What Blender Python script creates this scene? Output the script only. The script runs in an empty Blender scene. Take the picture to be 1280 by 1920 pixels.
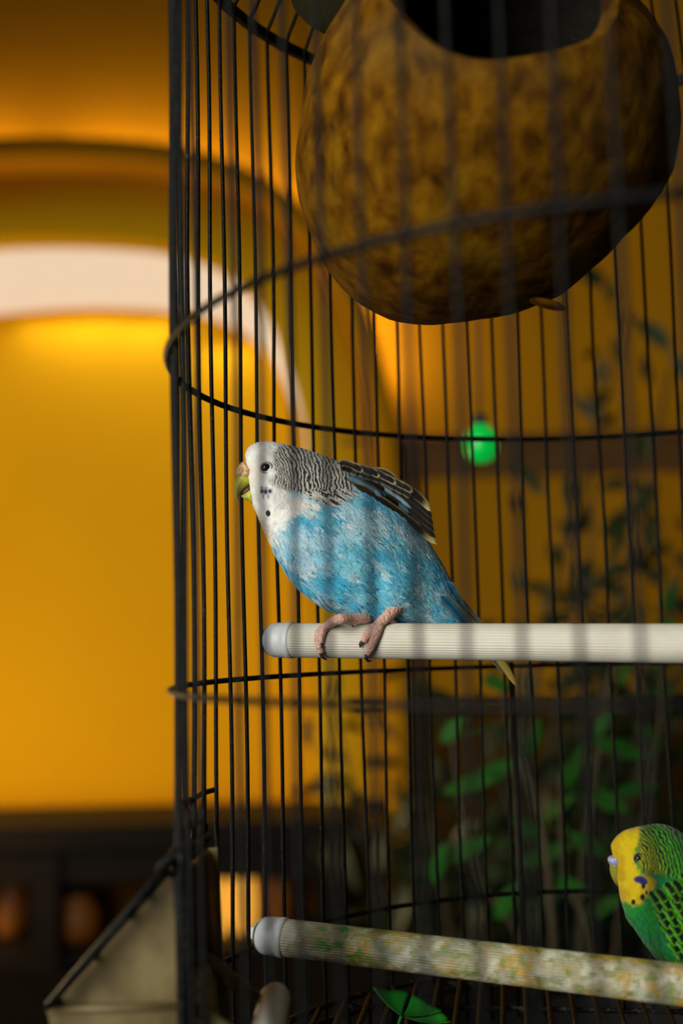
import bpy, math, random
import numpy as np
from mathutils import Vector, Matrix

# ------------------------------------------------------------------ camera, world, lights, exposure
SC = bpy.context.scene
COL = SC.collection
EYE = 1.30                       # camera height above the floor, metres
FPX = 2200.3                     # focal length in pixels of the 1280x1920 frame
PITCH, ROLL = 0.106, -0.0248

cam_d = bpy.data.cameras.new('camera')
cam_d.sensor_fit = 'VERTICAL'; cam_d.sensor_height = 36.0; cam_d.sensor_width = 24.0
cam_d.lens = FPX / 1920 * 36.0
cam_d.clip_start = 0.02; cam_d.clip_end = 60
cam_d.dof.use_dof = True
cam_d.dof.focus_distance = 0.432
cam_d.dof.aperture_fstop = cam_d.lens / 8.5
cam = bpy.data.objects.new('camera', cam_d)
COL.objects.link(cam)
FWD = Vector((0, math.cos(PITCH), math.sin(PITCH)))
UP0 = Vector((0, -math.sin(PITCH), math.cos(PITCH)))
RT0 = Vector((1, 0, 0))
cr, sr = math.cos(ROLL), math.sin(ROLL)
XC = cr * RT0 + sr * UP0
YC = -sr * RT0 + cr * UP0
mw = Matrix((XC, YC, -FWD)).transposed().to_4x4()
mw.translation = (0, 0, EYE)
cam.matrix_world = mw
SC.camera = cam

world = bpy.data.worlds.new('world'); SC.world = world
world.use_nodes = True
world.node_tree.nodes['Background'].inputs[0].default_value = (0.80, 0.90, 0.86, 1)
world.node_tree.nodes['Background'].inputs[1].default_value = 0.045

UPLIGHT = 0.14
def area_light(name, loc, target, sx, sy, power, color):
    d = bpy.data.lights.new(name, 'AREA'); d.shape = 'RECTANGLE'; d.size = sx; d.size_y = sy
    d.energy = power; d.color = color
    o = bpy.data.objects.new(name, d); COL.objects.link(o)
    o.location = loc
    o.rotation_euler = (Vector(target) - Vector(loc)).to_track_quat('-Z', 'Y').to_euler()
    return o

# daylight from a tall window behind the camera's left shoulder
wd = area_light('window_daylight', (-0.62, -0.38, 1.54), (0.05, 0.43, 1.30), 0.6, 0.9, 6.4, (1.0, 0.97, 0.90))
wd.data.spread = math.radians(95)                  # beam narrowed to keep the daylight off the upper wall
# unseen warm fill light, added left of the frame to light the wall
ld = bpy.data.lights.new('wall_fill', 'POINT'); ld.energy = 15.5; ld.color = (1.0, 0.74, 0.38); ld.shadow_soft_size = 0.09
lo_ = bpy.data.objects.new('wall_fill', ld); COL.objects.link(lo_); lo_.location = (-0.88, 1.66, 1.10)

SC.view_settings.view_transform = 'Standard'
SC.view_settings.look = 'None'
SC.view_settings.exposure = 0.0
SC.view_settings.gamma = 1.0
SC.view_settings.use_curve_mapping = False

# ------------------------------------------------------------------ helpers
def at(px, py, Y):
    """World point at forward distance Y whose photo position is (px, py)."""
    d = XC * ((px - 640) / FPX) - YC * ((py - 960) / FPX) + FWD
    return Vector((0, 0, EYE)) + d * (Y / d.y)

def tag(o, label=None, cat=None, group=None, kind=None):
    if label: o['label'] = label
    if cat: o['category'] = cat
    if group: o['group'] = group
    if kind: o['kind'] = kind
    return o

def empty(name, loc):
    o = bpy.data.objects.new(name, None); COL.objects.link(o); o.location = loc
    o.empty_display_size = 0.01
    return o

def mesh_obj(name, verts, faces, mat, parent=None, smooth=True, colors=None):
    me = bpy.data.meshes.new(name)
    me.from_pydata([tuple(v) for v in verts], [], [tuple(f) for f in faces])
    if smooth: me.polygons.foreach_set('use_smooth', [True] * len(me.polygons))
    if colors is not None:
        a = me.color_attributes.new('col', 'FLOAT_COLOR', 'POINT')
        c = np.ones((len(me.vertices), 4), np.float32); c[:, :3] = colors
        a.data.foreach_set('color', c.ravel())
    if mat: me.materials.append(mat)
    me.update()
    o = bpy.data.objects.new(name, me); COL.objects.link(o)
    if parent is not None:
        o.parent = parent
        w = parent_world(parent)
        o.matrix_parent_inverse = w.inverted()
    return o

def parent_world(p):
    m = Matrix.LocRotScale(p.location, p.rotation_euler, p.scale)
    if p.parent is not None:
        m = parent_world(p.parent) @ p.matrix_parent_inverse @ m
    return m

class MB:
    def __init__(s): s.v = []; s.f = []; s.c = []
    def add(s, v, f, c=None):
        n = len(s.v); s.v += [tuple(x) for x in v]; s.f += [tuple(i + n for i in q) for q in f]
        if c is not None: s.c += [tuple(c)] * len(v) if np.ndim(c) == 1 else [tuple(x) for x in c]
        return s
    def tube(s, pts, rad, n=8, cap=True, c=None, closed=False):
        v, f = tube_data(pts, rad, n, cap, closed); return s.add(v, f, c)
    def box(s, lo, hi, frame=None, c=None):
        v = [Vector((x, y, z)) for x in (lo[0], hi[0]) for y in (lo[1], hi[1]) for z in (lo[2], hi[2])]
        if frame is not None: v = [frame @ p for p in v]
        return s.add(v, [(0, 1, 3, 2), (4, 6, 7, 5), (0, 4, 5, 1), (2, 3, 7, 6), (0, 2, 6, 4), (1, 5, 7, 3)], c)
    def build(s, name, mat, parent=None, smooth=True):
        return mesh_obj(name, s.v, s.f, mat, parent, smooth, np.array(s.c) if s.c else None)

def tube_data(pts, rad, n=8, cap=True, closed=False):
    P = [Vector(p) for p in pts]; m = len(P)
    R = [rad] * m if not hasattr(rad, '__len__') else list(rad)
    verts, faces = [], []
    nrm = None
    for i in range(m):
        a = P[(i - 1) % m] if (closed or i > 0) else P[i]
        b = P[(i + 1) % m] if (closed or i < m - 1) else P[i]
        t = (b - a).normalized()
        if nrm is None:
            nrm = t.orthogonal().normalized()
        else:
            nrm = (nrm - t * nrm.dot(t)).normalized()
        bi = t.cross(nrm)
        for k in range(n):
            an = 2 * math.pi * k / n
            verts.append(P[i] + (nrm * math.cos(an) + bi * math.sin(an)) * R[i])
    rows = m if closed else m - 1
    for i in range(rows):
        for k in range(n):
            a = i * n + k; b = i * n + (k + 1) % n
            c = ((i + 1) % m) * n + (k + 1) % n; d = ((i + 1) % m) * n + k
            faces.append((a, b, c, d))
    if cap and not closed:
        faces.append(tuple(range(n - 1, -1, -1)))
        faces.append(tuple((m - 1) * n + k for k in range(n)))
    return verts, faces

def smooth_path(pts, k=6):
    """Catmull-Rom through points."""
    P = [Vector(p) for p in pts]; P = [2 * P[0] - P[1]] + P + [2 * P[-1] - P[-2]]
    out = []
    for i in range(1, len(P) - 2):
        for j in range(k):
            t = j / k
            a, b, c, d = P[i - 1], P[i], P[i + 1], P[i + 2]
            out.append(0.5 * ((2 * b) + (c - a) * t + (2 * a - 5 * b + 4 * c - d) * t * t + (3 * b - a - 3 * c + d) * t ** 3))
    out.append(P[-2])
    return out

def interp(vals, k):
    x = np.linspace(0, len(vals) - 1, k); return np.interp(x, range(len(vals)), vals)

def lathe(profile, n=32, origin=(0, 0, 0), axis=None):
    """profile: list of (radius, height); axis: 4x4 frame or None."""
    v, f = [], []
    for (r, h) in profile:
        for k in range(n):
            a = 2 * math.pi * k / n
            p = Vector((r * math.cos(a), r * math.sin(a), h))
            p = (axis @ p) if axis is not None else p + Vector(origin)
            v.append(p)
    for i in range(len(profile) - 1):
        for k in range(n):
            f.append((i * n + k, i * n + (k + 1) % n, (i + 1) * n + (k + 1) % n, (i + 1) * n + k))
    f.append(tuple(range(n - 1, -1, -1))); f.append(tuple((len(profile) - 1) * n + k for k in range(n)))
    return v, f

def ellipsoid(c, r, nu=20, nv=14, frame=None):
    v, f = [], []
    for i in range(nv + 1):
        th = math.pi * (0.02 + 0.96 * i / nv)
        for k in range(nu):
            a = 2 * math.pi * k / nu
            p = Vector((r[0] * math.sin(th) * math.cos(a), r[1] * math.sin(th) * math.sin(a), r[2] * math.cos(th)))
            if frame is not None: p = frame @ p
            v.append(Vector(c) + p)
    for i in range(nv):
        for k in range(nu):
            f.append((i * nu + k, (i + 1) * nu + k, (i + 1) * nu + (k + 1) % nu, i * nu + (k + 1) % nu))
    f.append(tuple(range(nu))); f.append(tuple(nv * nu + k for k in range(nu - 1, -1, -1)))
    return v, f

# numpy value noise
_rs = np.random.RandomState(7); _LAT = _rs.rand(32, 32, 32)
def vnoise(x, y, z=0.0):
    x, y, z = np.broadcast_arrays(np.asarray(x, float), np.asarray(y, float), np.asarray(z, float))
    xi, yi, zi = np.floor(x).astype(int), np.floor(y).astype(int), np.floor(z).astype(int)
    fx, fy, fz = x - xi, y - yi, z - zi
    fx, fy, fz = [t * t * (3 - 2 * t) for t in (fx, fy, fz)]
    def L(a, b, c): return _LAT[(xi + a) % 32, (yi + b) % 32, (zi + c) % 32]
    c00 = L(0, 0, 0) * (1 - fx) + L(1, 0, 0) * fx; c10 = L(0, 1, 0) * (1 - fx) + L(1, 1, 0) * fx
    c01 = L(0, 0, 1) * (1 - fx) + L(1, 0, 1) * fx; c11 = L(0, 1, 1) * (1 - fx) + L(1, 1, 1) * fx
    return (c00 * (1 - fy) + c10 * fy) * (1 - fz) + (c01 * (1 - fy) + c11 * fy) * fz
def fbm(x, y, z=0.0, o=3):
    s = 0; a = 0.5; t = 0
    for i in range(o):
        s = s + a * vnoise(np.asarray(x) * 2 ** i + 5.3 * i, np.asarray(y) * 2 ** i + 1.7 * i, np.asarray(z) * 2 ** i); t += a; a *= 0.5
    return s / t
def sstep(a, b, x):
    t = np.clip((x - a) / (b - a), 0, 1); return t * t * (3 - 2 * t)
def poly_sd(px, py, poly):
    """signed distance to polygon, positive inside."""
    px = np.asarray(px, float); py = np.asarray(py, float)
    d = np.full(px.shape, 1e18); ins = np.zeros(px.shape, bool)
    n = len(poly)
    for i in range(n):
        ax, ay = poly[i]; bx, by = poly[(i + 1) % n]
        ex, ey = bx - ax, by - ay
        t = np.clip(((px - ax) * ex + (py - ay) * ey) / (ex * ex + ey * ey), 0, 1)
        d = np.minimum(d, (px - ax - t * ex) ** 2 + (py - ay - t * ey) ** 2)
        cond = (ay > py) != (by > py)
        with np.errstate(divide='ignore', invalid='ignore'):
            xx = (bx - ax) * (py - ay) / (by - ay) + ax
        ins ^= cond & (px < xx)
    return np.where(ins, 1, -1) * np.sqrt(d)
def lin(r, g, b):
    def f(c):
        c /= 255.0
        return c / 12.92 if c <= 0.04045 else ((c + 0.055) / 1.055) ** 2.4
    return np.array([f(r), f(g), f(b)])
def mixc(a, b, m):
    m = np.asarray(m)[..., None]; return a * (1 - m) + b * m

# ------------------------------------------------------------------ materials
def mat(name, color=(0.5, 0.5, 0.5), rough=0.5, metal=0.0, spec=0.5, color2=None, nscale=20.0, nsharp=(0.35, 0.65), detail=4.0,
        stretch=(1, 1, 1), bump=0.0, bscale=None, vcol=False, sheen=0.0, trans=0.0, ior=1.45, emit=None, estr=1.0, sss=0.0, alpha=1.0):
    m = bpy.data.materials.new(name); m.use_nodes = True
    nt = m.node_tree; b = nt.nodes['Principled BSDF']
    b.inputs['Roughness'].default_value = rough; b.inputs['Metallic'].default_value = metal
    b.inputs['Specular IOR Level'].default_value = spec; b.inputs['IOR'].default_value = ior
    b.inputs['Transmission Weight'].default_value = trans
    b.inputs['Sheen Weight'].default_value = sheen
    b.inputs['Alpha'].default_value = alpha
    if sss:
        b.inputs['Subsurface Weight'].default_value = sss; b.inputs['Subsurface Radius'].default_value = (1, .6, .4)
        b.inputs['Subsurface Scale'].default_value = 0.002
    tc = nt.nodes.new('ShaderNodeTexCoord'); mp = nt.nodes.new('ShaderNodeMapping')
    mp.inputs['Scale'].default_value = stretch
    nt.links.new(tc.outputs['Object'], mp.inputs['Vector'])
    src = None
    if vcol:
        a = nt.nodes.new('ShaderNodeAttribute'); a.attribute_name = 'col'; src = a.outputs['Color']
    if color2 is not None or not vcol:
        n = nt.nodes.new('ShaderNodeTexNoise'); n.inputs['Scale'].default_value = nscale; n.inputs['Detail'].default_value = detail
        nt.links.new(mp.outputs[0], n.inputs['Vector'])
        mr = nt.nodes.new('ShaderNodeMapRange'); mr.inputs[1].default_value = nsharp[0]; mr.inputs[2].default_value = nsharp[1]
        nt.links.new(n.outputs['Fac'], mr.inputs[0])
        mx = nt.nodes.new('ShaderNodeMix'); mx.data_type = 'RGBA'
        c2 = color2 if color2 is not None else tuple(c * 0.85 for c in color)
        mx.inputs[6].default_value = (*color, 1); mx.inputs[7].default_value = (*c2, 1)
        nt.links.new(mr.outputs[0], mx.inputs[0])
        if src is None: src = mx.outputs[2]
    nt.links.new(src, b.inputs['Base Color'])
    if bump:
        nb = nt.nodes.new('ShaderNodeTexNoise'); nb.inputs['Scale'].default_value = bscale or nscale * 3; nb.inputs['Detail'].default_value = 5
        nt.links.new(mp.outputs[0], nb.inputs['Vector'])
        bp = nt.nodes.new('ShaderNodeBump'); bp.inputs['Strength'].default_value = bump; bp.inputs['Distance'].default_value = 0.002
        nt.links.new(nb.outputs['Fac'], bp.inputs['Height']); nt.links.new(bp.outputs[0], b.inputs['Normal'])
    if emit is not None:
        b.inputs['Emission Color'].default_value = (*emit, 1); b.inputs['Emission Strength'].default_value = estr
    return m

M = {}
M['wire'] = mat('black_enamel_wire', (0.003, 0.0033, 0.0028), 0.5, spec=.12, color2=(0.03, 0.03, 0.026), nscale=260, nsharp=(0.66, 0.78), bump=0.3, bscale=500)
M['grid'] = mat('soiled_wire', (0.008, 0.008, 0.006), 0.5, spec=.2, color2=(0.075, 0.072, 0.05), nscale=420, nsharp=(0.56, 0.70), bump=0.6, bscale=600)
M['tray'] = mat('black_plastic_tray', (0.006, 0.006, 0.005), 0.6, color2=(0.012, 0.011, 0.009), nscale=60)
M['perch'] = mat('white_plastic', (0.53, 0.505, 0.425), 0.45, color2=(0.47, 0.44, 0.35), nscale=90, sss=0.15)
M['perch_cap'] = mat('white_cap_plastic', (0.58, 0.60, 0.61), 0.4, color2=(0.55, 0.57, 0.58), nscale=60, sss=0.15)
M['perch_dirty'] = mat('stained_white_plastic', vcol=True, rough=0.55, bump=0.4, bscale=500)
M['feather'] = mat('plumage', vcol=True, rough=0.75, spec=0.2, sheen=0.15, bump=0.25, bscale=900)
M['vane'] = mat('flight_feather', vcol=True, rough=0.6, spec=0.25)
M['beak'] = mat('beak_horn', (0.60, 0.54, 0.05), 0.38, color2=(0.42, 0.44, 0.04), nscale=300)
M['beak_dark'] = mat('olive_beak_horn', (0.30, 0.26, 0.03), 0.4, color2=(0.17, 0.18, 0.02), nscale=300)
M['mouth'] = mat('mouth_flesh', (0.14, 0.055, 0.03), 0.5)
M['cere'] = mat('crusty_cere', (0.95, 0.74, 0.56), 0.7, color2=(0.92, 0.52, 0.16), nscale=500, bump=1.0, bscale=700)
M['cere_blue'] = mat('lavender_cere', (0.30, 0.33, 0.50), 0.35, color2=(0.24, 0.27, 0.42), nscale=300)
M['eye'] = mat('eye_dark', (0.010, 0.008, 0.007), 0.08)
M['eye_ring'] = mat('eye_ring_skin', (0.34, 0.33, 0.31), 0.5)
M['eye_ring_dark'] = mat('eye_ring_grey', (0.030, 0.038, 0.045), 0.5)
M['skin'] = mat('scaly_pink_skin', (0.68, 0.42, 0.33), 0.5, color2=(0.58, 0.32, 0.25), nscale=450, bump=0.7, bscale=900, sss=0.2)
M['claw'] = mat('dark_claw', (0.05, 0.035, 0.025), 0.35)
M['husk'] = None
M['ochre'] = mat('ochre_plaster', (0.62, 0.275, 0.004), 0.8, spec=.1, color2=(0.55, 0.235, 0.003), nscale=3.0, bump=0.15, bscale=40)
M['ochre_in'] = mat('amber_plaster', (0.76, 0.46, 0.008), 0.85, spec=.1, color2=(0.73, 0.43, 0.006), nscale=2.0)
M['console'] = mat('dark_stained_wood', (0.010, 0.007, 0.004), 0.6, spec=.15, color2=(0.006, 0.004, 0.003), nscale=12, stretch=(1, 8, 8))
M['table'] = mat('black_brown_table', (0.006, 0.004, 0.003), 0.9, spec=0.03, color2=(0.007, 0.005, 0.003), nscale=12, stretch=(1, 8, 8))
M['panel_shade'] = mat('brown_panel_shade', (0.13, 0.060, 0.006), 0.8, spec=.05, color2=(0.075, 0.034, 0.004), nscale=6, stretch=(6, 1, 1))
M['shadow_band'] = mat('brown_shadow_band', (0.16, 0.07, 0.006), 0.7, color2=(0.12, 0.05, 0.004), nscale=6)
M['floor'] = mat('dark_floor_tile', (0.05, 0.03, 0.015), 0.5, color2=(0.03, 0.02, 0.01), nscale=5)
M['leaf'] = mat('green_leaf', (0.016, 0.085, 0.008), 0.5, spec=.1, color2=(0.012, 0.05, 0.008), nscale=30)
M['leaf_bright'] = mat('bright_green_leaf', (0.015, 0.26, 0.02), 0.4, color2=(0.01, 0.19, 0.015), nscale=150)
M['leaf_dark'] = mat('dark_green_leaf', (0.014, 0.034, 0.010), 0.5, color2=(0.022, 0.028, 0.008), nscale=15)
M['stem'] = mat('woody_stem', (0.05, 0.035, 0.015), 0.7)
M['pot'] = mat('clay_pot', (0.10, 0.045, 0.02), 0.8)
M['jar_orange'] = mat('orange_glaze', (0.36, 0.115, 0.010), 0.5)
M['plastic_clear'] = mat('cloudy_plastic', (0.24, 0.19, 0.085), 0.35, color2=(0.13, 0.095, 0.04), nscale=70, trans=0.45, ior=1.25, bump=0.3, bscale=60)
M['seed'] = mat('mixed_seed', (0.40, 0.28, 0.10), 0.8, color2=(0.16, 0.11, 0.04), nscale=300, bump=1.0, bscale=300)
M['soffit_glow'] = mat('lit_plaster_glow', (0.10, 0.09, 0.07), 0.8, spec=0.1, emit=(1.0, 0.745, 0.51), estr=0.80)  # emission stands for light falling on the plaster soffit
M['green_glow'] = mat('green_glass_lit', (0.0, 0.3, 0.05), 0.3, emit=(0.0, 0.42, 0.035), estr=0.7)
M['amber_glow'] = mat('amber_glass_lit', (0.6, 0.3, 0.03), 0.3, emit=(1.0, 0.45, 0.05), estr=0.75)
M['cord'] = mat('black_cord', (0.01, 0.01, 0.01), 0.7)
M['lid'] = mat('dark_mossy_shell', (0.018, 0.015, 0.004), 0.9, spec=.1, color2=(0.010, 0.010, 0.004), nscale=60, bump=0.5)

def husk_material():
    m = bpy.data.materials.new('fibrous_husk'); m.use_nodes = True; nt = m.node_tree
    b = nt.nodes['Principled BSDF']; b.inputs['Roughness'].default_value = 0.85; b.inputs['Specular IOR Level'].default_value = 0.04
    tc = nt.nodes.new('ShaderNodeTexCoord')
    def noise(scale, det, st, dist=0.0):
        mp = nt.nodes.new('ShaderNodeMapping'); mp.inputs['Scale'].default_value = st
        nt.links.new(tc.outputs['Object'], mp.inputs['Vector'])
        n = nt.nodes.new('ShaderNodeTexNoise'); n.inputs['Scale'].default_value = scale; n.inputs['Detail'].default_value = det
        n.inputs['Distortion'].default_value = dist
        nt.links.new(mp.outputs[0], n.inputs['Vector']); return n.outputs['Fac']
    def ramp(fac, stops):
        r = nt.nodes.new('ShaderNodeValToRGB'); e = r.color_ramp.elements
        while len(e) < len(stops): e.new(0.5)
        for i, (p, c) in enumerate(stops): e[i].position = p; e[i].color = (*c, 1)
        nt.links.new(fac, r.inputs[0]); return r.outputs[0]
    base = ramp(noise(130, 6, (1, 1, 0.8), 0.3), [(0.30, (0.026, 0.0085, 0.0003)), (0.48, (0.088, 0.034, 0.0006)), (0.70, (0.16, 0.072, 0.0014))])
    streak = ramp(noise(30, 3, (1.0, 1.0, 0.28), 0.8), [(0.58, (0, 0, 0)), (0.70, (1, 1, 1))])
    patch = ramp(noise(16, 3, (1, 1, 1)), [(0.52, (0, 0, 0)), (0.72, (1, 1, 1))])
    def mix(f, a, c, typ='MIX', k=1.0):
        x = nt.nodes.new('ShaderNodeMix'); x.data_type = 'RGBA'; x.blend_type = typ
        if k != 1.0:
            mm = nt.nodes.new('ShaderNodeMath'); mm.operation = 'MULTIPLY'; mm.inputs[1].default_value = k
            nt.links.new(f, mm.inputs[0]); f = mm.outputs[0]
        nt.links.new(f, x.inputs[0]); nt.links.new(a, x.inputs[6])
        if isinstance(c, tuple): x.inputs[7].default_value = (*c, 1)
        else: nt.links.new(c, x.inputs[7])
        return x.outputs[2]
    c = mix(patch, base, (0.075, 0.048, 0.016), k=0.5)
    c = mix(streak, c, (0.19, 0.105, 0.003), k=0.6)
    nt.links.new(c, b.inputs['Base Color'])
    bp = nt.nodes.new('ShaderNodeBump'); bp.inputs['Strength'].default_value = 0.45; bp.inputs['Distance'].default_value = 0.002
    nt.links.new(noise(150, 5, (1, 1, 0.5)), bp.inputs['Height']); nt.links.new(bp.outputs[0], b.inputs['Normal'])
    return m
M['husk'] = husk_material()
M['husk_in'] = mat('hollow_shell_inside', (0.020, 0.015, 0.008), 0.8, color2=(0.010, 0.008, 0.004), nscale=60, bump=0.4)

# ------------------------------------------------------------------ the setting
YW = 2.0                                            # face of the ochre wall
YN = 2.46                                           # back of the lit arched niche
_px = [(596, 1560), (594, 1250), (590, 1050), (582, 920), (570, 810), (550, 715), (520, 630), (485, 570), (440, 522), (385, 490), (300, 466), (200, 457), (100, 454)]
_r = [at(x, y, YW) for x, y in _px]
XCEN = at(60, 455, YW).x
right_half = [(p.x, p.z) for p in smooth_path(_r, 4)]
arch = right_half + [(2 * XCEN - x, z) for x, z in reversed(right_half)]
SILL = right_half[0][1]
XR, XL = arch[0][0], arch[-1][0]
WX0, WX1, WZ1 = -3.2, 3.2, 3.4

mb = MB()
tops = [(x, z) for x, z in arch]
mb.add([(x, YW, z) for x, z in tops] + [(x, YW, WZ1) for x, z in tops],
       [(i, i + 1, len(tops) + i + 1, len(tops) + i) for i in range(len(tops) - 1)])
mb.add([(XR, YW, 0), (WX1, YW, 0), (WX1, YW, WZ1), (XR, YW, WZ1)], [(0, 1, 2, 3)])
mb.add([(WX0, YW, 0), (XL, YW, 0), (XL, YW, WZ1), (WX0, YW, WZ1)], [(0, 1, 2, 3)])
mb.add([(XL, YW, 0), (XR, YW, 0), (XR, YW, SILL), (XL, YW, SILL)], [(0, 1, 2, 3)])
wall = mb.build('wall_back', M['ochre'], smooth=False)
tag(wall, 'ochre plaster wall with an arched niche behind the cage', kind='structure')

n = len(arch)
mb = MB()
mb.add([(x, YW, z) for x, z in arch] + [(x, YN, z) for x, z in arch], [(i, i + 1, n + i + 1, n + i) for i in range(n - 1)])
mb.add([(x, YN, SILL - .02) for x, z in arch] + [(x, YN, z) for x, z in arch], [(i, i + 1, n + i + 1, n + i) for i in range(n - 1)])
mb.add([(XL, YW, SILL), (XR, YW, SILL), (XR, YN, SILL), (XL, YN, SILL)], [(0, 1, 2, 3)])
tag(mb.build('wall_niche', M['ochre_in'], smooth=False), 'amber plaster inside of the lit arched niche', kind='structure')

def path_normals(P):
    N = []
    for i in range(len(P)):
        a = P[max(i - 1, 0)]; b = P[min(i + 1, len(P) - 1)]
        t = Vector((b[0] - a[0], b[1] - a[1])).normalized()
        N.append(Vector((t.y, -t.x)))
    return N
NRM = path_normals(arch)
if (NRM[len(arch) // 2].y) < 0: NRM = [-k for k in NRM]
def sweep_trim(name, prof, material):
    v, f = [], []
    k = len(prof)
    for (x, z), nn in zip(arch, NRM):
        for (o, y) in prof: v.append((x + nn.x * o, y, z + nn.y * o))
    for i in range(len(arch) - 1):
        for j in range(k - 1):
            f.append((i * k + j, i * k + j + 1, (i + 1) * k + j + 1, (i + 1) * k + j))
    return mesh_obj(name, v, f, material)
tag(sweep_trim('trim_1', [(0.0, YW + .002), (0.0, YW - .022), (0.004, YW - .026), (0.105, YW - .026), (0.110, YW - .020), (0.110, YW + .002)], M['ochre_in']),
    'flat ochre plaster band around the lit arch', kind='structure')
tag(sweep_trim('trim_2', [(0.112, YW + .002), (0.112, YW - .095), (0.116, YW - .100), (0.150, YW - .100), (0.152, YW - .095), (0.150, YW - .090), (0.124, YW - .090), (0.124, YW + .002)], M['ochre']),
    'projecting ochre plaster lip around the arch, hiding an uplight', kind='structure')
acc = 0.0
for i in range(1, len(arch)):
    (xa, za), (x, z) = arch[i - 1], arch[i]; nn = NRM[i]
    acc += math.hypot(x - xa, z - za)
    if acc < .055: continue
    acc = 0.0
    if z < at(560, 740, YW).z: continue
    p = Vector((x + nn.x * .130, YW - .055, z + nn.y * .130))
    area_light('lip_uplight', p, p + Vector((nn.x, .25, nn.y)), .05, .05, UPLIGHT, (1.0, .74, .38))

# lining under the arch top, made to glow in place of brightly lit plaster
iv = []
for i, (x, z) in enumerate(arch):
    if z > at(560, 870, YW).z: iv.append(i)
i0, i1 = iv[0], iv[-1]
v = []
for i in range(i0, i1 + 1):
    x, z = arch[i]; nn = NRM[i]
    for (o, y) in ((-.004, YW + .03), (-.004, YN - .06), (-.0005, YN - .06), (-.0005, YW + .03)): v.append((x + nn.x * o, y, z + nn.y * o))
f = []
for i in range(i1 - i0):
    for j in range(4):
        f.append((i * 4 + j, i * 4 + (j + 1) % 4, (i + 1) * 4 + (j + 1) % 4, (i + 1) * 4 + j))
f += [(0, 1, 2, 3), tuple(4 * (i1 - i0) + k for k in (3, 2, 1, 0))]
lp = mesh_obj('glowing_soffit', v, f, M['soffit_glow'], smooth=False)
for q in range(5):
    lx = XCEN + (q - 2) * .17
    area_light('cove_strip', (lx, YN - .05, max(z for _, z in arch) - (.012, .006, .004, .012, .07)[q]), (lx, YN - .02, 1.0), .16, .03, .20, (1.0, .80, .52))
tag(lp, 'warm white soffit under the top of the arched niche, glowing to stand for lit plaster', 'light')

tag(mesh_obj('floor', [(WX0, -3.2, 0), (WX1, -3.2, 0), (WX1, YN, 0), (WX0, YN, 0)], [(0, 1, 2, 3)], M['floor'], smooth=False), 'dark tiled floor of the room', kind='structure')

# brown wood panelling right of the arch; dark panel under the niche added for shade
zw = at(700, 1335, YW).z; xw = at(655, 1400, YW).x
mb = MB(); mb.box((xw, YW - .012, 0), (2.6, YW + .001, zw)); mb.box((xw, YW - .03, zw), (2.6, YW + .001, zw + .018))
mb.box((WX0, YW - .012, 0), (xw - .004, YW + .001, SILL - .01))
tag(mb.build('trim_3', M['panel_shade'], smooth=False), 'dark brown wooden panelling on the lower wall, standing in for shade under the niche', kind='structure')
r0 = at(640, 868, YW)  # raised brown band put in for a soft shadow across the wall
mb = MB(); mb.box((r0.x, YW - .02, r0.z - .030), (2.2, YW + .001, r0.z + .030)); mb.box((r0.x, YW - .032, r0.z + .030), (2.2, YW + .001, r0.z + .038))
tag(mb.build('trim_4', M['shadow_band'], smooth=False), 'brown band standing in for a shadow on the ochre wall behind the green bulb', kind='structure')

# console table under the niche
zt = at(150, 1549, 1.78).z
ct = empty('console_table', (-0.55, 1.88, 0))
tag(ct, 'dark wooden console table against the wall under the lit arch', 'table')
mb = MB(); mb.box((-1.3, 1.78, zt - .035), (0.02, 1.995, zt)); mb.build('tabletop', M['console'], ct, smooth=False)
zs = at(150, 1790, 1.78).z
mb = MB(); mb.box((-1.27, 1.80, zs - .025), (-0.01, 1.985, zs)); mb.build('shelf', M['console'], ct, smooth=False)
for lx in (at(85, 1700, 1.80).x, -1.25, -0.03):
    for ly in (1.81, 1.955):
        mb = MB(); mb.box((lx - .02, ly - .02, 0), (lx + .02, ly + .02, zt - .035)); mb.build('leg', M['console'], ct, smooth=False)
mb = MB(); mb.box((-1.25, 1.795, zt - .085), (-0.03, 1.81, zt - .035)); mb.build('apron', M['console'], ct, smooth=False)

def jar(name, px, Y, w, h, label, cat, m, lidm=None):
    c = at(px, 1700, Y)
    t = empty(name, (c.x, Y, zs)); tag(t, label, cat)
    prof = [(.55, 0), (.8, .04), (.98, .25), (1.0, .45), (.9, .7), (.62, .86), (.55, .92), (.60, .97), (.60, 1.0), (.5, 1.0), (.45, .9)]
    v, f = lathe([(w / 2 * r, h * z) for r, z in prof], 24, (c.x, Y, zs)); MB().add(v, f).build('body', m, t)
    v, f = lathe([(w * .30, h * 1.0), (w * .31, h * 1.05), (w * .14, h * 1.09), (w * .05, h * 1.10), (w * .06, h * 1.15), (w * .01, h * 1.17)], 20, (c.x, Y, zs))
    MB().add(v, f).build('lid', lidm or M['console'], t)
jar('storage_jar', 148, 1.86, .062, .070, 'round orange jar on the console shelf beside the feeder', 'jar', M['jar_orange'])
jar('storage_jar', 22, 1.90, .050, .095, 'small orange jar on the shelf behind the console leg, at the left edge', 'jar', M['jar_orange'])
jar('lantern', 408, 1.88, .040, .115, 'lit amber glass lantern on the shelf, nearest the feeder', 'lantern', M['amber_glow'])
jar('lantern', 458, 1.89, .044, .112, 'lit amber glass lantern on the shelf, middle of the three', 'lantern', M['amber_glow'])
jar('lantern', 522, 1.90, .050, .128, 'taller amber glass lantern on the shelf behind the lower perch end', 'lantern', M['jar_orange'])

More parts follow.
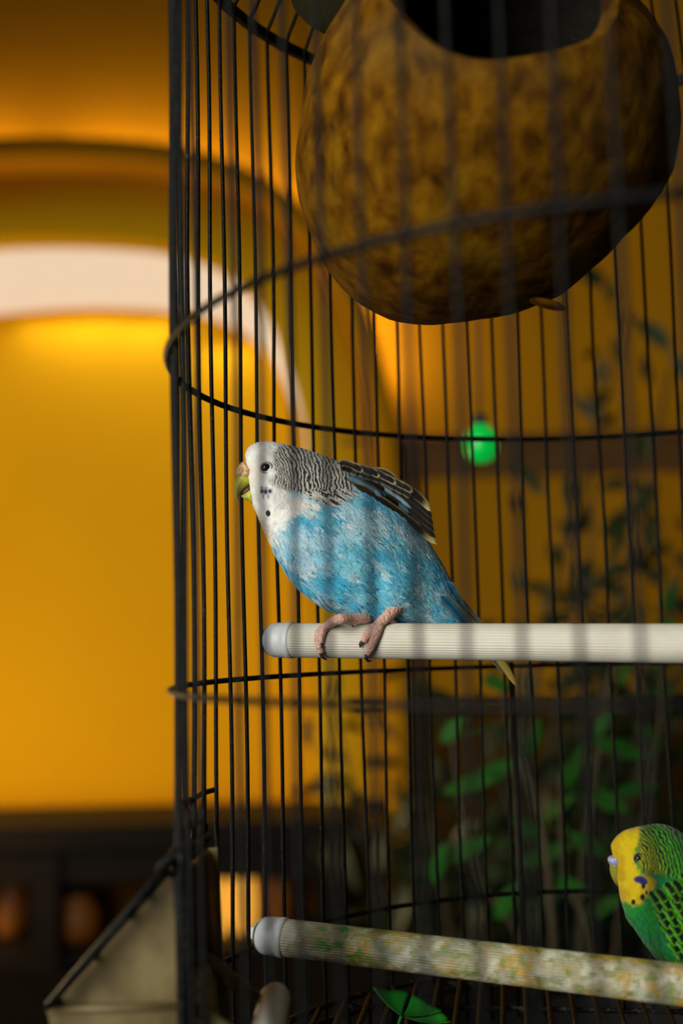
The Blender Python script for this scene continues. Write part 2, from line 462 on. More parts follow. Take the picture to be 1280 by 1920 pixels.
# dark table that carries the cage
ZTAB = EYE - 0.9526 * .15 - .050
tb = empty('side_table', (0.09, 0.37, 0)); tag(tb, 'black-brown wooden table under the bird cage', 'table')
mb = MB(); mb.box((-.42, .08, ZTAB - .03), (.62, .72, ZTAB)); mb.build('tabletop', M['table'], tb, smooth=False)
for lx in (-.38, .58):
    for ly in (.12, .68):
        mb = MB(); mb.box((lx - .025, ly - .025, 0), (lx + .025, ly + .025, ZTAB - .03)); mb.build('leg', M['table'], tb, smooth=False)

# ------------------------------------------------------------------ the cage
R = 0.15
CX, CY = 0.6403 * R, 2.4988 * R
H = dict(r1=EYE + .579 * R, r2=EYE - .0979 * R, r3=EYE - .7485 * R, r0=EYE + 1.656 * R, fl=EYE - .9526 * R)
cage = empty('bird_cage', (CX, CY, ZTAB))
tag(cage, 'round black wire bird cage holding both budgies', 'cage')
rng = random.Random(3)
def cyl(phi, z, r=R):
    a = math.radians(phi); return Vector((CX + r * math.cos(a), CY + r * math.sin(a), z))
phis = [1.1 + 4.5 * k for k in range(-4, 40)]                       # back and right side up to 176.6 deg
phis += [181.0, 184.2, 187.6, 191.5, 195.5, 200.0, 204.6]
phis += [3.1 + 4.5 * k + 360 for k in range(-33, -5)]
phis = [p for p in phis]
ZLOW = ZTAB + .030
APEX = H['r0'] + 0.125
def dome(phi, t):
    """t 0..1 from the dome's foot ring to the apex"""
    a = t * math.pi / 2
    return cyl(phi, H['r0'] + 0.125 * (0.30 * t + 0.70 * math.sin(a)), R * (1 - t) ** 0.8 * (1 - .10 * t) + .012 * t)
for i, p in enumerate(phis):
    pts = []
    w1, w2 = rng.uniform(-.25, .25), rng.uniform(-.25, .25)
    ph0 = rng.uniform(0, 6.28)
    for k in range(22):
        z = ZLOW + (H['r0'] - ZLOW) * k / 21
        pts.append(cyl(p + w1 * math.sin(ph0 + k * .45) + .5 * w2 * math.sin(ph0 * 2 + k * 0.9), z, R - .0018 + .0004 * math.sin(ph0 + k * .7)))
    for k in range(1, 9): pts.append(dome(p, k / 8))
    MB().tube(pts, 0.00078, 7).build('bar', M['wire'], cage)
def ring(name, z, r, rad, mt, n=120, flat=None):
    pts = [cyl(360 * k / n, z, r) for k in range(n)]
    if flat:
        v, f = [], []
        for k in range(n):
            for (dr, dz) in ((-rad, -flat), (rad, -flat), (rad, flat), (-rad, flat)): v.append(cyl(360 * k / n, z + dz, r + dr))
        for k in range(n):
            for j in range(4): f.append((k * 4 + j, k * 4 + (j + 1) % 4, ((k + 1) % n) * 4 + (j + 1) % 4, ((k + 1) % n) * 4 + j))
        return mesh_obj(name, v, f, mt, cage, smooth=False)
    return MB().tube(pts, rad, 8, closed=True).build(name, mt, cage)
for key in ('r1', 'r2', 'r3'): ring('hoop', H[key], R, 0.0012 if key == 'r1' else 0.00098, M['wire'])
ring('hoop', H['r0'], R + .0004, .0012, M['wire'], flat=.0022)
ring('floor_rim', H['fl'], R - .003, .0013, M['grid'])
ring('floor_rim', H['fl'] - .006, R - .003, .0013, M['grid'])
v, f = lathe([(.016, APEX - .004), (.018, APEX), (.012, APEX + .004), (.004, APEX + .006), (.003, APEX + .014)], 24, (CX, CY, 0)); MB().add(v, f).build('dome_cap', M['wire'], cage)
MB().tube([Vector((CX, CY, APEX + .012)) + Vector((0.016 * math.sin(a), 0, .016 - .016 * math.cos(a))) for a in np.linspace(.2, 6.1, 24)], .0015, 8).build('hanging_ring', M['wire'], cage)
# floor grid, wires running away from the viewer
gd = Vector((.139, 1, 0)).normalized(); gs = Vector((gd.y, -gd.x, 0))
for k in range(-16, 17):
    o = k * .0088 + .0015
    if abs(o) > R - .008: continue
    L = math.sqrt((R - .004) ** 2 - o * o)
    c = Vector((CX, CY, H['fl']))
    MB().tube([c + gs * o + gd * (L * s / 3) for s in (-3, -1, 1, 3)], .0011, 6).build('floor_wire', M['grid'], cage)
for k in range(-4, 5):
    o = k * .031
    if abs(o) > R - .01: continue
    L = math.sqrt((R - .004) ** 2 - o * o)
    c = Vector((CX, CY, H['fl'] - .0022))
    MB().tube([c + gd * o + gs * (L * s) for s in (-1, 0, 1)], .0011, 6).build('cross_wire', M['grid'], cage)
v, f = lathe([(R + .004, ZTAB + .001), (R + .010, ZTAB + .006), (R + .010, ZTAB + .034), (R + .006, ZTAB + .036), (R + .004, ZTAB + .034), (R + .002, ZTAB + .010), (.001, ZTAB + .008)], 72, (CX, CY, 0))
MB().add(v, f).build('tray', M['tray'], cage)
# short wire stub and latch loops above the feeder opening
def cagept(px, py, phi_off=0.0):
    """point on the left side of the cage wall"""
    best = None
    for k in range(0, 900):
        ph = 90 + k * .125
        p = cyl(ph, 1); s = p.x / p.y
        e = abs(s - (px - 640) / FPX)
        if best is None or e < best[0]: best = (e, ph)
    return at(px, py, cyl(best[1], 1).y)
MB().tube(smooth_path([cagept(340, 1509), cagept(360, 1499), cagept(382, 1487), cagept(404, 1480)], 4), .00095, 8).build('latch_wire', M['wire'], cage)
MB().tube(smooth_path([cagept(360, 1502), cagept(364, 1520), cagept(371, 1545)], 4), .0009, 8).build('latch_wire', M['wire'], cage)
hx = [cagept(x, y) for x, y in ((330, 1572), (345, 1563), (358, 1556), (372, 1549), (386, 1543))]
co = []
for i in range(60):
    t = i / 59; a, b = hx[0], hx[-1]
    p = a.lerp(b, t); an = t * 5 * 2 * math.pi
    co.append(p + Vector((0.0004 * math.cos(an), -.0026 * math.cos(an), .0026 * math.sin(an))))
MB().tube(co, .0009, 6).build('hinge_coil', M['wire'], cage)
MB().tube([cyl(98.9, H['r2'] + .002, R - .001), cyl(98.6, H['r3'], R - .001), cyl(98.4, ZLOW, R - .001)], .0015, 8).build('door_post', M['wire'], cage)
# open feeder door: wire frame leaning outwards over the feeder
Yf, Yb_ = .340, .372
d0, d1 = at(327, 1606, Yf), at(90, 1888, Yf)
dv = Vector((0.006, Yb_ - Yf, 0))
fr = [d0, d1, d1 + dv, d0 + dv]
for a, b in ((0, 1), (1, 2), (2, 3), (3, 0)):
    MB().tube([fr[a], fr[a].lerp(fr[b], .5), fr[b]], .0012, 8).build('feeder_door_wire', M['wire'], cage)
for s in (.33, .66): MB().tube([d0 + dv * s, (d0 + d1) / 2 + dv * s, d1 + dv * s], .0008, 6).build('feeder_door_wire', M['wire'], cage)
for s in (.28, .42, .70): MB().tube([d0.lerp(d1, s), d0.lerp(d1, s) + dv], .0010, 6).build('feeder_door_wire', M['wire'], cage)
MB().tube(smooth_path([at(352, 1580, Yf), at(338, 1604, Yf - .002), at(322, 1606, Yf), at(300, 1628, Yf), at(322, 1640, Yf + .002), at(330, 1625, Yf + .003)], 5), .0011, 8).build('feeder_door_wire', M['wire'], cage)
# two stout upright wires beside the opening
for (x0, x1, ph) in ((328, 352, 0), (341, 358, 0)):
    a, b = at(x0, 1590, .343), at(x1, 1960, .343)
    MB().tube([a, a.lerp(b, .5), b], .0013, 8).build('door_frame_wire', M['wire'], cage)

# ------------------------------------------------------------------ seed feeder on the cage's left side
fd = empty('seed_feeder', at(230, 1990, .35))
tag(fd, 'cloudy plastic hooded seed feeder hooked on the outside of the cage', 'feeder')
def plate(poly, off, name, m, parent):
    """flat polygon given as points, thickened by vector off"""
    n = len(poly); P = [Vector(p) for p in poly]
    v = P + [p + off for p in P]
    f = [tuple(range(n)), tuple(range(2 * n - 1, n - 1, -1))] + [(i, (i + 1) % n, n + (i + 1) % n, n + i) for i in range(n)]
    return mesh_obj(name, v, f, m, parent, smooth=False)
Yn, Yk = .346, .388
th = Vector((0, .0014, 0))
side = [(318, 1642), (338, 1640), (352, 1885), (95, 1893)]
plate([at(x, y, Yn) for x, y in side], th, 'hood_side', M['plastic_clear'], fd)
plate([at(x, y, Yn) + Vector((.006, Yk - Yn, 0)) for x, y in side], th, 'hood_side', M['plastic_clear'], fd)
a, b = at(318, 1642, Yn), at(95, 1893, Yn); w = Vector((.006, Yk - Yn, 0))
plate([a, b, b + w, a + w], Vector((.001, 0, -.001)), 'hood_slope', M['plastic_clear'], fd)
low = [(88, 1893), (354, 1885), (364, 2010), (112, 2015)]
plate([at(x, y, Yn - .001) for x, y in low], th, 'bin', M['plastic_clear'], fd)
plate([at(x, y, Yn - .001) + w for x, y in low], th, 'bin', M['plastic_clear'], fd)
a, b = at(88, 1893, Yn), at(112, 2015, Yn); plate([a, b, b + w, a + w], Vector((.0014, 0, 0)), 'bin', M['plastic_clear'], fd)
a, b = at(112, 2015, Yn), at(364, 2010, Yn); plate([a, b, b + w, a + w], Vector((0, 0, .0014)), 'bin', M['plastic_clear'], fd)
MB().tube([at(88, 1893, Yn - .002), at(220, 1890, Yn - .002), at(354, 1886, Yn - .002)], .0010, 6).build('rim', M['plastic_clear'], fd)
# panel inside the bars
plate([at(x, y, Yk - .004) for x, y in ((346, 1598), (358, 1600), (376, 1800), (380, 1900), (362, 1960), (346, 1960))], Vector((.003, .012, 0)), 'inner_panel', M['plastic_clear'], fd)
# arms and little perch bar reaching into the cage
MB().tube(smooth_path([at(362, 1800, .380), at(388, 1800, .381), at(405, 1812, .382), at(450, 1850, .385), at(492, 1878, .388)], 5), [.0024] * 5 + list(interp([.0024, .0019], 16)), 8).build('arm', M['plastic_clear'], fd)
MB().tube(smooth_path([at(355, 1888, .352), at(385, 1902, .352), at(430, 1935, .352), at(470, 1960, .352)], 5), .0021, 8).build('arm', M['plastic_clear'], fd)
pa, pb = at(516, 1866, .392), at(486, 2010, .345)
MB().tube([pa.lerp(pb, t) for t in (-.03, 0, .04, .5, 1)], [.0018, .0044, .0050, .0052, .0052], 16).build('perch_bar', M['perch'], fd)
# seed inside
sp = [at(x, y, Yn + .004) for x, y in ((150, 1900), (345, 1860), (356, 2000), (120, 2005))]
plate(sp, Vector((.005, Yk - Yn - .007, 0)), 'seed_fill', M['seed'], fd)

# ------------------------------------------------------------------ perches
def perch(label, p0, p1, rad, material, stain=None):
    P0, P1 = Vector(p0), Vector(p1); ax = (P1 - P0).normalized()
    t = empty('perch', P0); tag(t, label, 'perch', 'plastic perches in the cage')
    u = ax.cross(Vector((0, 0, 1))).normalized(); w = u.cross(ax)
    L = (P1 - P0).length
    nf = 40; na = nf * 4; nl = 60 if stain is None else 260
    v = []; cols = []
    ang = np.arange(na) * 2 * math.pi / na
    rr = rad * (1 - .045 * (0.5 - 0.5 * np.cos(ang * nf)) ** 1)
    ls = np.linspace(0.010, L - .010, nl)
    V = np.zeros((nl, na, 3))
    for i, l in enumerate(ls):
        V[i] = np.array(P0 + ax * l)[None] + (np.cos(ang) * rr)[:, None] * np.array(u)[None] + (np.sin(ang) * rr)[:, None] * np.array(w)[None]
    f = [(i * na + k, i * na + (k + 1) % na, (i + 1) * na + (k + 1) % na, (i + 1) * na + k) for i in range(nl - 1) for k in range(na)]
    V = V.reshape(-1, 3)
    c = stain(V, np.repeat(ls, na)) if stain else None
    mesh_obj('rod', V, f, material, t, True, c)
    for s, (base, d) in enumerate(((P0, ax), (P1, -ax))):
        fr = Matrix((u, w * (1 if s == 0 else -1), d)).transposed().to_4x4(); fr.translation = base
        v, f = lathe([(rad * .55, -.0005), (rad * .82, .0006), (rad * .99, .0030), (rad * 1.03, .0060), (rad * 1.03, .0078), (rad * 1.00, .0090), (rad * 1.06, .0092), (rad * 1.06, .0112), (rad * .98, .0118)], 40, axis=fr)
        cap = MB().add(v, f).build('end_cap', M['perch_cap'], t)
        mb = MB(); mb.box((-rad * .5, -rad * .12, -.0014), (rad * .5, rad * .5, .001), fr); mb.build('clip', M['perch_cap'], cap, smooth=False)
    return P0, ax, rad
def circ_end(p, d):
    """where a ray leaving p along d meets the cage wall"""
    q = Vector((p.x - CX, p.y - CY)); e = Vector((d.x, d.y)).normalized()
    b = q.dot(e); c = q.dot(q) - (R - .003) ** 2
    return p + d * ((-b + math.sqrt(b * b - c)) / Vector((d.x, d.y)).length)
u0 = at(500, 1200, .4545); u1 = at(1280, 1206.5, .392)
UP = perch('clean white ribbed plastic perch under the blue budgie', u0, circ_end(u0, (u1 - u0).normalized()), .00655, M['perch'])
l0 = at(482, 1752, .4465); l1 = at(1280, 1847, .3965)
def stain(V, l):
    x, y, z = V[:, 0] * 1000, V[:, 1] * 1000, V[:, 2] * 1000
    base = mixc(lin(176, 172, 152)[None], lin(150, 142, 112)[None], sstep(.4, .6, fbm(x / 6, y / 6, z / 6)))
    start = sstep(.012, .045, l)
    n1 = fbm(x / 4.2 + 3, y / 4.2, z / 4.2, 4); n2 = fbm(x / 3.0 + 40, y / 3 + 9, z / 3.0, 4); n3 = fbm(x / 2.0 + 11, y / 2, z / 2, 3)
    c = mixc(base, lin(158, 128, 42)[None], start * sstep(.45, .62, n1) * .85)
    c = mixc(c, lin(100, 108, 40)[None], start * sstep(.50, .66, n2) * .8)
    c = mixc(c, lin(120, 125, 115)[None], start * sstep(.50, .70, fbm(x / 7 + 70, y / 7, z / 7, 3)) * .6)
    g = np.exp(-((l - .034) / .010) ** 2)
    c = mixc(c, lin(50, 120, 25)[None], np.clip(sstep(.56, .64, n3) * (.25 * start + 1.0 * g), 0, 1))
    return c
LOW = perch('lower white plastic perch stained yellow and green with droppings', l0, circ_end(l0, (l1 - l0).normalized()), .00665, M['perch_dirty'], stain)
def perch_surface(P, px, py, lift=0.0):
    """point on the front of a perch (towards the viewer) seen at (px, py); above or below the rod it stays at the axis' depth"""
    P0, ax, rad = P
    o = Vector((0, 0, EYE)); d = (at(px, py, 1) - o).normalized()
    w0 = o - P0; dd = d - ax * d.dot(ax); ww = w0 - ax * w0.dot(ax)
    a = dd.dot(dd); b = 2 * dd.dot(ww); c = ww.dot(ww) - (rad + lift) ** 2
    disc = b * b - 4 * a * c
    t = (-b - math.sqrt(max(disc, 0))) / (2 * a)
    return o + d * t

# ------------------------------------------------------------------ coconut nest hanging in the dome
YG = 0.392
gc = at(905, 220, YG); gpx = YG / FPX
outl = [(-360, 0), (-372, 70), (-360, 180), (-325, 270), (-265, 340), (-205, 375), (-125, 394), (-25, 388), (95, 365), (145, 348), (205, 300), (265, 245),
        (325, 180), (355, 130), (372, 50), (368, -40), (335, -130), (295, -180), (250, -235), (120, -320), (0, -350), (-130, -315), (-215, -270), (-265, -215), (-295, -170), (-325, -120), (-345, -70)]
oa = np.array([math.atan2(y, x) for x, y in outl]); orr = np.array([math.hypot(x, y) for x, y in outl])
o_ = np.argsort(oa); oa, orr = oa[o_], orr[o_]
oa = np.concatenate([oa - 2 * math.pi, oa, oa + 2 * math.pi]); orr = np.tile(orr, 3)
nest = empty('coconut_nest', gc)
tag(nest, 'hollow brown coconut shell nest with a dark round opening, hanging in the cage', 'nest')
vf = (Vector((0, 0, EYE)) - gc).normalized(); vr = Vector((0, 0, 1)).cross(vf).normalized(); vu = vf.cross(vr)
axis = (vr * .15 + vu * .755 + vf * .635).normalized()
e1 = axis.orthogonal().normalized(); e2 = axis.cross(e1)
NA, NP = 120, 80
def shell(scale, th0, m, name, rough):
    v = []
    for i in range(NP + 1):
        th = math.radians(th0) + (math.pi - .02 - math.radians(th0)) * i / NP
        for k in range(NA):
            a = 2 * math.pi * k / NA
            wob = .012 * math.sin(3 * a + .6) + .010 * math.sin(5 * a)
            tt = th + wob * (1 - i / NP) ** 3
            d = axis * math.cos(tt) + (e1 * math.cos(a) + e2 * math.sin(a)) * math.sin(tt)
            ia = math.atan2(-d.dot(vu), d.dot(vr)); ip = math.hypot(d.dot(vr), d.dot(vu))
            rr = 370 * (1 + (np.interp(ia, oa, orr) / 370 - 1) * ip ** 1.5)
            nz = float(fbm(d.x * 4 + 9, d.y * 4 + 9, d.z * 4 + 9, 3)) - .5
            nz2 = float(fbm(d.x * 14 + 9, d.y * 14 + 9, d.z * 5 + 9, 2)) - .5
            r_ = (rr * scale + rough * (nz * 12 + nz2 * 4)) * gpx
            v.append(gc + d * r_)
    f = [(i * NA + k, i * NA + (k + 1) % NA, (i + 1) * NA + (k + 1) % NA, (i + 1) * NA + k) for i in range(NP) for k in range(NA)]
    f.append(tuple(NP * NA + k for k in range(NA)))
    return v, f
vo, fo = shell(1.0, 36, None, '', 1.0)
vi, fi = shell(0.90, 34.5, None, '', .6)
MB().add(vo, fo).build('shell', M['husk'], nest)
MB().add(vi, [tuple(reversed(q)) for q in fi]).build('lining', M['husk_in'], nest)
rv = vo[:NA] + vi[:NA]
mid = [(a + b) / 2 + axis * .0012 for a, b in zip(vo[:NA], vi[:NA])]
mesh_obj('rim', vo[:NA] + mid + vi[:NA], [(k, (k + 1) % NA, NA + (k + 1) % NA, NA + k) for k in range(NA)] + [(NA + k, NA + (k + 1) % NA, 2 * NA + (k + 1) % NA, 2 * NA + k) for k in range(NA)], M['husk'], nest)
# torn flake at the lower edge
c0 = at(1026, 570, YG - .002)
v, f = ellipsoid(c0, (.0066, .004, .0013), 14, 10, Matrix.Rotation(.30, 3, 'Y')); MB().add(v, f).build('husk_flake', M['husk'], nest)
# cords up to the dome's apex
top = Vector((CX, CY, APEX - .004))
for sx, su, sf in ((-.80, .58, -.05), (.86, .50, -.05), (.05, .62, -.78)):
    d = (vr * sx + vu * su + vf * sf).normalized()
    ia = math.atan2(-d.dot(vu), d.dot(vr)); ip = math.hypot(d.dot(vr), d.dot(vu))
    a = gc + d * (370 * (1 + (np.interp(ia, oa, orr) / 370 - 1) * ip ** 1.5) * gpx - .001)
    MB().tube(smooth_path([a, a.lerp(top, .5) + Vector((0, 0, .003)), top], 6), .0011, 7).build('cord', M['cord'], nest)
# mossy shell lid hanging behind the nest's left shoulder
lc = at(656, 14, YG + .050)
fr = Matrix.Rotation(math.radians(60), 4, 'X') @ Matrix.Rotation(math.radians(12), 4, 'Y'); fr.translation = lc
v, f = lathe([(r * 1.12, z * 1.12) for r, z in ((.001, .016), (.008, .0155), (.015, .012), (.0195, .006), (.0212, 0), (.0200, -.001), (.018, .004), (.013, .0095), (.006, .0125), (.001, .013))], 40, axis=fr)
lid = empty('shell_lid', lc); tag(lid, 'dark mossy coconut shell lid hanging behind the nest', 'shell lid')
MB().add(v, f).build('shell_cup', M['lid'], lid)
a = lc + Vector((0, 0, .019)); MB().tube(smooth_path([a, a.lerp(top, .5) + Vector((0, .004, 0)), top + Vector((0, .003, 0))], 6), .0009, 7).build('cord', M['cord'], lid)

# ------------------------------------------------------------------ birds
class Bird:
    def __init__(s, name, label, pairs, Y0, foot_at):
        s.Y0, s.yaw, s.xref = Y0; s.k = s.Y0 / FPX          # mid-plane distance, its change per pixel, reference column
        s.root = empty(name, foot_at); tag(s.root, label, 'bird', 'budgies in the cage')
        s.pairs = pairs
    def p3(s, px, py, dep=0.0):
        """dep in pixels towards the viewer"""
        return at(px, py, s.Y0 + (px - s.xref) * s.yaw - dep * s.k)
    def loft(s, pairs, nr, na, bulge=None, pw=1.0):
        T = np.array([[q[0], q[1]] for q in pairs], float); B = np.array([[q[2], q[3]] for q in pairs], float); W = np.array([q[4] for q in pairs], float)
        def cr(A, k=24):
            A = np.atleast_2d(A.T).T
            E = np.vstack([2 * A[0] - A[1], A, 2 * A[-1] - A[-2]]); out = []
            for i in range(1, len(E) - 2):
                t = np.arange(k)[:, None] / k
                a, b, c, d = E[i - 1], E[i], E[i + 1], E[i + 2]
                out.append(0.5 * (2 * b + (c - a) * t + (2 * a - 5 * b + 4 * c - d) * t ** 2 + (3 * b - a - 3 * c + d) * t ** 3))
            return np.vstack(out + [A[-1:]])
        Ts, Bs, Ws = cr(T), cr(B), np.maximum(cr(W[:, None])[:, 0], 0)
        C = (Ts + Bs) / 2
        seg = np.maximum(np.hypot(*np.diff(Ts, axis=0).T), np.hypot(*np.diff(Bs, axis=0).T)) + .3
        L = np.concatenate([[0], np.cumsum(seg)])
        u = np.linspace(0, L[-1], nr)
        g = lambda A: np.interp(u, L, A)
        Ts = np.stack([g(Ts[:, 0]), g(Ts[:, 1])], 1); Bs = np.stack([g(Bs[:, 0]), g(Bs[:, 1])], 1); Ws = g(Ws)
        a = np.arange(na) * 2 * math.pi / na
        ca, sa = np.cos(a), np.sin(a)
        px = (Ts[:, None, 0] + Bs[:, None, 0]) / 2 + ca[None] * (Ts[:, None, 0] - Bs[:, None, 0]) / 2
        py = (Ts[:, None, 1] + Bs[:, None, 1]) / 2 + ca[None] * (Ts[:, None, 1] - Bs[:, None, 1]) / 2
        dep = Ws[:, None] * np.sign(sa)[None] * np.abs(sa)[None] ** pw
        if bulge is not None: dep = dep + bulge(px, py) * np.sign(sa)[None] * np.minimum(1, np.abs(sa)[None] * 3)
        return px, py, dep, u
    def to3(s, px, py, dep):
        d = (np.array(XC)[None] * ((px.ravel() - 640) / FPX)[:, None] - np.array(YC)[None] * ((py.ravel() - 960) / FPX)[:, None] + np.array(FWD)[None])
        Y = s.Y0 + (px.ravel() - s.xref) * s.yaw - dep.ravel() * s.k
        return d * (Y / d[:, 1])[:, None] + np.array([0, 0, EYE])
    def grid_mesh(s, name, px, py, dep, m, parent, colors=None, wrap=True):
        nr, na = px.shape
        V = s.to3(px, py, dep)
        i, k = np.meshgrid(np.arange(nr - 1), np.arange(na if wrap else na - 1), indexing='ij')
        k2 = (k + 1) % na
        F = np.stack([i * na + k, i * na + k2, (i + 1) * na + k2, (i + 1) * na + k], -1).reshape(-1, 4)
        me = bpy.data.meshes.new(name)
        me.vertices.add(len(V)); me.vertices.foreach_set('co', V.astype(np.float32).ravel())
        me.loops.add(F.size); me.loops.foreach_set('vertex_index', F.astype(np.int32).ravel())
        me.polygons.add(len(F)); me.polygons.foreach_set('loop_start', np.arange(0, F.size, 4, dtype=np.int32))
        me.polygons.foreach_set('loop_total', np.full(len(F), 4, np.int32))
        me.polygons.foreach_set('use_smooth', np.ones(len(F), bool))
        me.update(calc_edges=True); me.validate()
        if colors is not None:
            at_ = me.color_attributes.new('col', 'FLOAT_COLOR', 'POINT')
            c = np.ones((len(V), 4), np.float32); c[:, :3] = colors.reshape(-1, 3); at_.data.foreach_set('color', c.ravel())
        me.materials.append(m)
        o = bpy.data.objects.new(name, me); COL.objects.link(o)
        o.parent = parent; o.matrix_parent_inverse = parent_world(parent).inverted()
        return o, V.reshape(nr, na, 3)
    def body(s, colfn, nr=460, na=340, bulge=None):
        px, py, dep, u = s.loft(s.pairs, nr, na, bulge)
        # soft feather relief
        rel = (fbm(px / 13, py / 13, dep / 13 + 20, 3) - .5) * 5.0
        dep2 = dep + rel * np.clip(np.abs(dep) / 25, 0, 1) * np.sign(dep + 1e-6)
        s.px, s.py, s.dep = px, py, dep2
        s.col = colfn(px, py, dep2)
        s.body_o, s.V = s.grid_mesh('body', px, py, dep2, M['feather'], s.root, s.col)
        near = dep2 > 2
        s.npx, s.npy, s.nd = px[near][::23], py[near][::23], dep2[near][::23]
    def depth(s, px, py, lo=0.0):
        i = np.argmin((s.npx - px) ** 2 + (s.npy - py) ** 2); return max(float(s.nd[i]), lo)
    def shards(s, n, size, where, seed=1, lift=.25):
        rs = np.random.RandomState(seed)
        nr, na = s.px.shape
        mb_v, mb_f, mb_c = [], [], []
        cnt = 0; tries = 0
        while cnt < n and tries < n * 12:
            tries += 1
            i = rs.randint(6, nr - 30); k = rs.randint(0, na)
            x, y = s.px[i, k], s.py[i, k]
            sz = where(x, y, rs)
            if sz <= 0: continue
            P = s.V[i, k]; t = s.V[min(i + 12, nr - 1), k] - P; tn = np.linalg.norm(t)
            if tn < 1e-6: continue
            t /= tn
            ac = s.V[i, (k + 3) % na] - s.V[i, (k - 3) % na]; ac /= max(np.linalg.norm(ac), 1e-9)
            nm = np.cross(ac, t); nm /= max(np.linalg.norm(nm), 1e-9)
            cc = s.V[i].mean(0)
            if np.dot(nm, P - cc) < 0: nm = -nm
            ac = np.cross(t, nm)
            t = t + ac * rs.uniform(-.25, .25)
            l = size * sz * s.k * rs.uniform(.7, 1.3); w = l * rs.uniform(.09, .15)
            lf = l * lift * rs.uniform(.3, 1.0)
            o = P - nm * .00004
            b = len(mb_v)
            mb_v += [o, o + t * l * .45 + ac * w + nm * lf * .35, o + t * l * .5 + nm * (lf * .45 + w * .35), o + t * l * .45 - ac * w + nm * lf * .35, o + t * l + nm * lf * .7]
            mb_f += [(b, b + 1, b + 2), (b, b + 2, b + 3), (b + 1, b + 4, b + 2), (b + 2, b + 4, b + 3)]
            c = s.col[i, k] * rs.uniform(.92, 1.10)
            mb_c += [c, c, c * 1.03, c, c * 1.05]
            cnt += 1
        o = mesh_obj('body_feathers', mb_v, mb_f, M['feather'], s.body_o, True, np.array(mb_c))
        o['kind'] = 'stuff'
    def feather(s, parent, root, tip, bow, wid, style, side=1, lay=3.0, lo=16, name='feather'):
        r, t = np.array(root, float), np.array(tip, float)
        d = t - r; L = np.hypot(*d); d /= L; nrm = np.array([d[1], -d[0]])          # up in the picture for rightward feathers
        nu, nv = 22, 9
        U = np.linspace(0, 1, nu)[:, None]; Vv = np.linspace(-1, 1, nv)[None]
        prof = np.minimum(1, (U / .10 + .25)) * np.sqrt(np.clip(1 - ((np.clip(U, .70, 1) - .70) / .30) ** 2.2, 0, 1))
        cx = r[0] + d[0] * L * U + nrm[0] * bow * 4 * U * (1 - U); cy = r[1] + d[1] * L * U + nrm[1] * bow * 4 * U * (1 - U)
        px = cx + nrm[0] * Vv * wid / 2 * prof; py = cy + nrm[1] * Vv * wid / 2 * prof
        dd = np.array([s.depth(float(cx[i, 0]), float(cy[i, 0]), lo) for i in range(nu)])
        dd = np.convolve(np.pad(dd, 3, mode='edge'), np.ones(7) / 7, 'valid')[:, None]
        dep = (dd + lay + (1 - Vv ** 2) * wid * .10 + 0 * U) * side
        e = np.abs(Vv) + 0 * U; tipm = sstep(.80, .97, U + 0 * Vv)
        c = style(U + 0 * Vv, Vv + 0 * U, e, tipm)
        o, _ = s.grid_mesh(name, px, py, dep, M['vane'], parent, c, wrap=False)
        return o
    def tubepx(s, pts, rad, name, m, parent, n=10):
        """pts: 3D points; rad: pixel radii"""
        P = smooth_path(pts, 6); rr = interp([q * s.k for q in rad], len(P))
        return MB().tube(P, list(rr), n).build(name, m, parent)
    def eye(s, x, y, r, ringm):
        for sd in (1, -1):
            d = s.depth(x, y)
            c = s.p3(x, y, sd * (d - r * .35))
            v, f = ellipsoid(c, (r * s.k, r * s.k * .8, r * s.k), 24, 16); e = MB().add(v, f).build('eye', M['eye'], s.root)
            c2 = s.p3(x, y, sd * (d + r * .05))
            MB().tube([c2 + Vector((math.cos(a) * r * 1.22 * s.k, 0, math.sin(a) * r * 1.15 * s.k)) for a in np.linspace(0, 2 * math.pi, 28, endpoint=False)], r * .26 * s.k, 8, closed=True).build('eyelid', ringm, e)

def style_edge(core, edge, shaft=None, e0=.55, e1=.92, tip=None, one=0):
    core, edge = np.array(core), np.array(edge)
    def fn(U, V, e, tipm):
        ee = e if one == 0 else np.clip(V * one, 0, 1)
        c = mixc(np.broadcast_to(core, U.shape + (3,)), edge, sstep(e0, e1, ee + (vnoise(U * 9, V * 3) - .5) * .15))
        barb = .85 + .3 * vnoise(U * 40 + V * 6, V * 2)
        c = c * barb[..., None]
        if shaft is not None: c = mixc(c, np.array(shaft), sstep(.10, .04, np.abs(V)))
        if tip is not None: c = mixc(c, np.array(tip), tipm)
        return c
    return fn

# ---- blue budgie
blue_pairs = [(470, 896, 470, 897, 0.5), (466, 870, 474, 928, 7), (459.5, 852, 473, 945, 13), (471, 834, 480, 962, 25), (500, 827, 489, 985, 45), (535, 833, 502, 1010, 59),
              (575, 843, 519, 1045, 65), (620, 859, 541, 1082, 74), (662, 878, 570, 1112, 82), (704, 905, 605, 1137, 87), (744, 943, 645, 1153, 85), (781, 988, 690, 1168, 77),
              (811, 1030, 735, 1178, 63), (835, 1070, 780, 1184, 48), (853, 1110, 815, 1191, 35), (866, 1150, 848, 1197, 23), (880, 1185, 868, 1210, 13), (892, 1212, 892, 1213, .5)]
YB = (0.4425, 5.8e-5, 690)
stripe_poly = [(520, 834), (560, 830), (620, 845), (672, 858), (694, 885), (668, 905), (656, 934), (628, 950), (592, 942), (562, 926), (535, 922), (508, 912), (502, 900), (514, 886), (506, 866), (513, 848)]
white_poly = [(400, 780), (545, 790), (545, 925), (604, 938), (580, 955), (556, 968), (532, 992), (508, 1016), (430, 1010)]
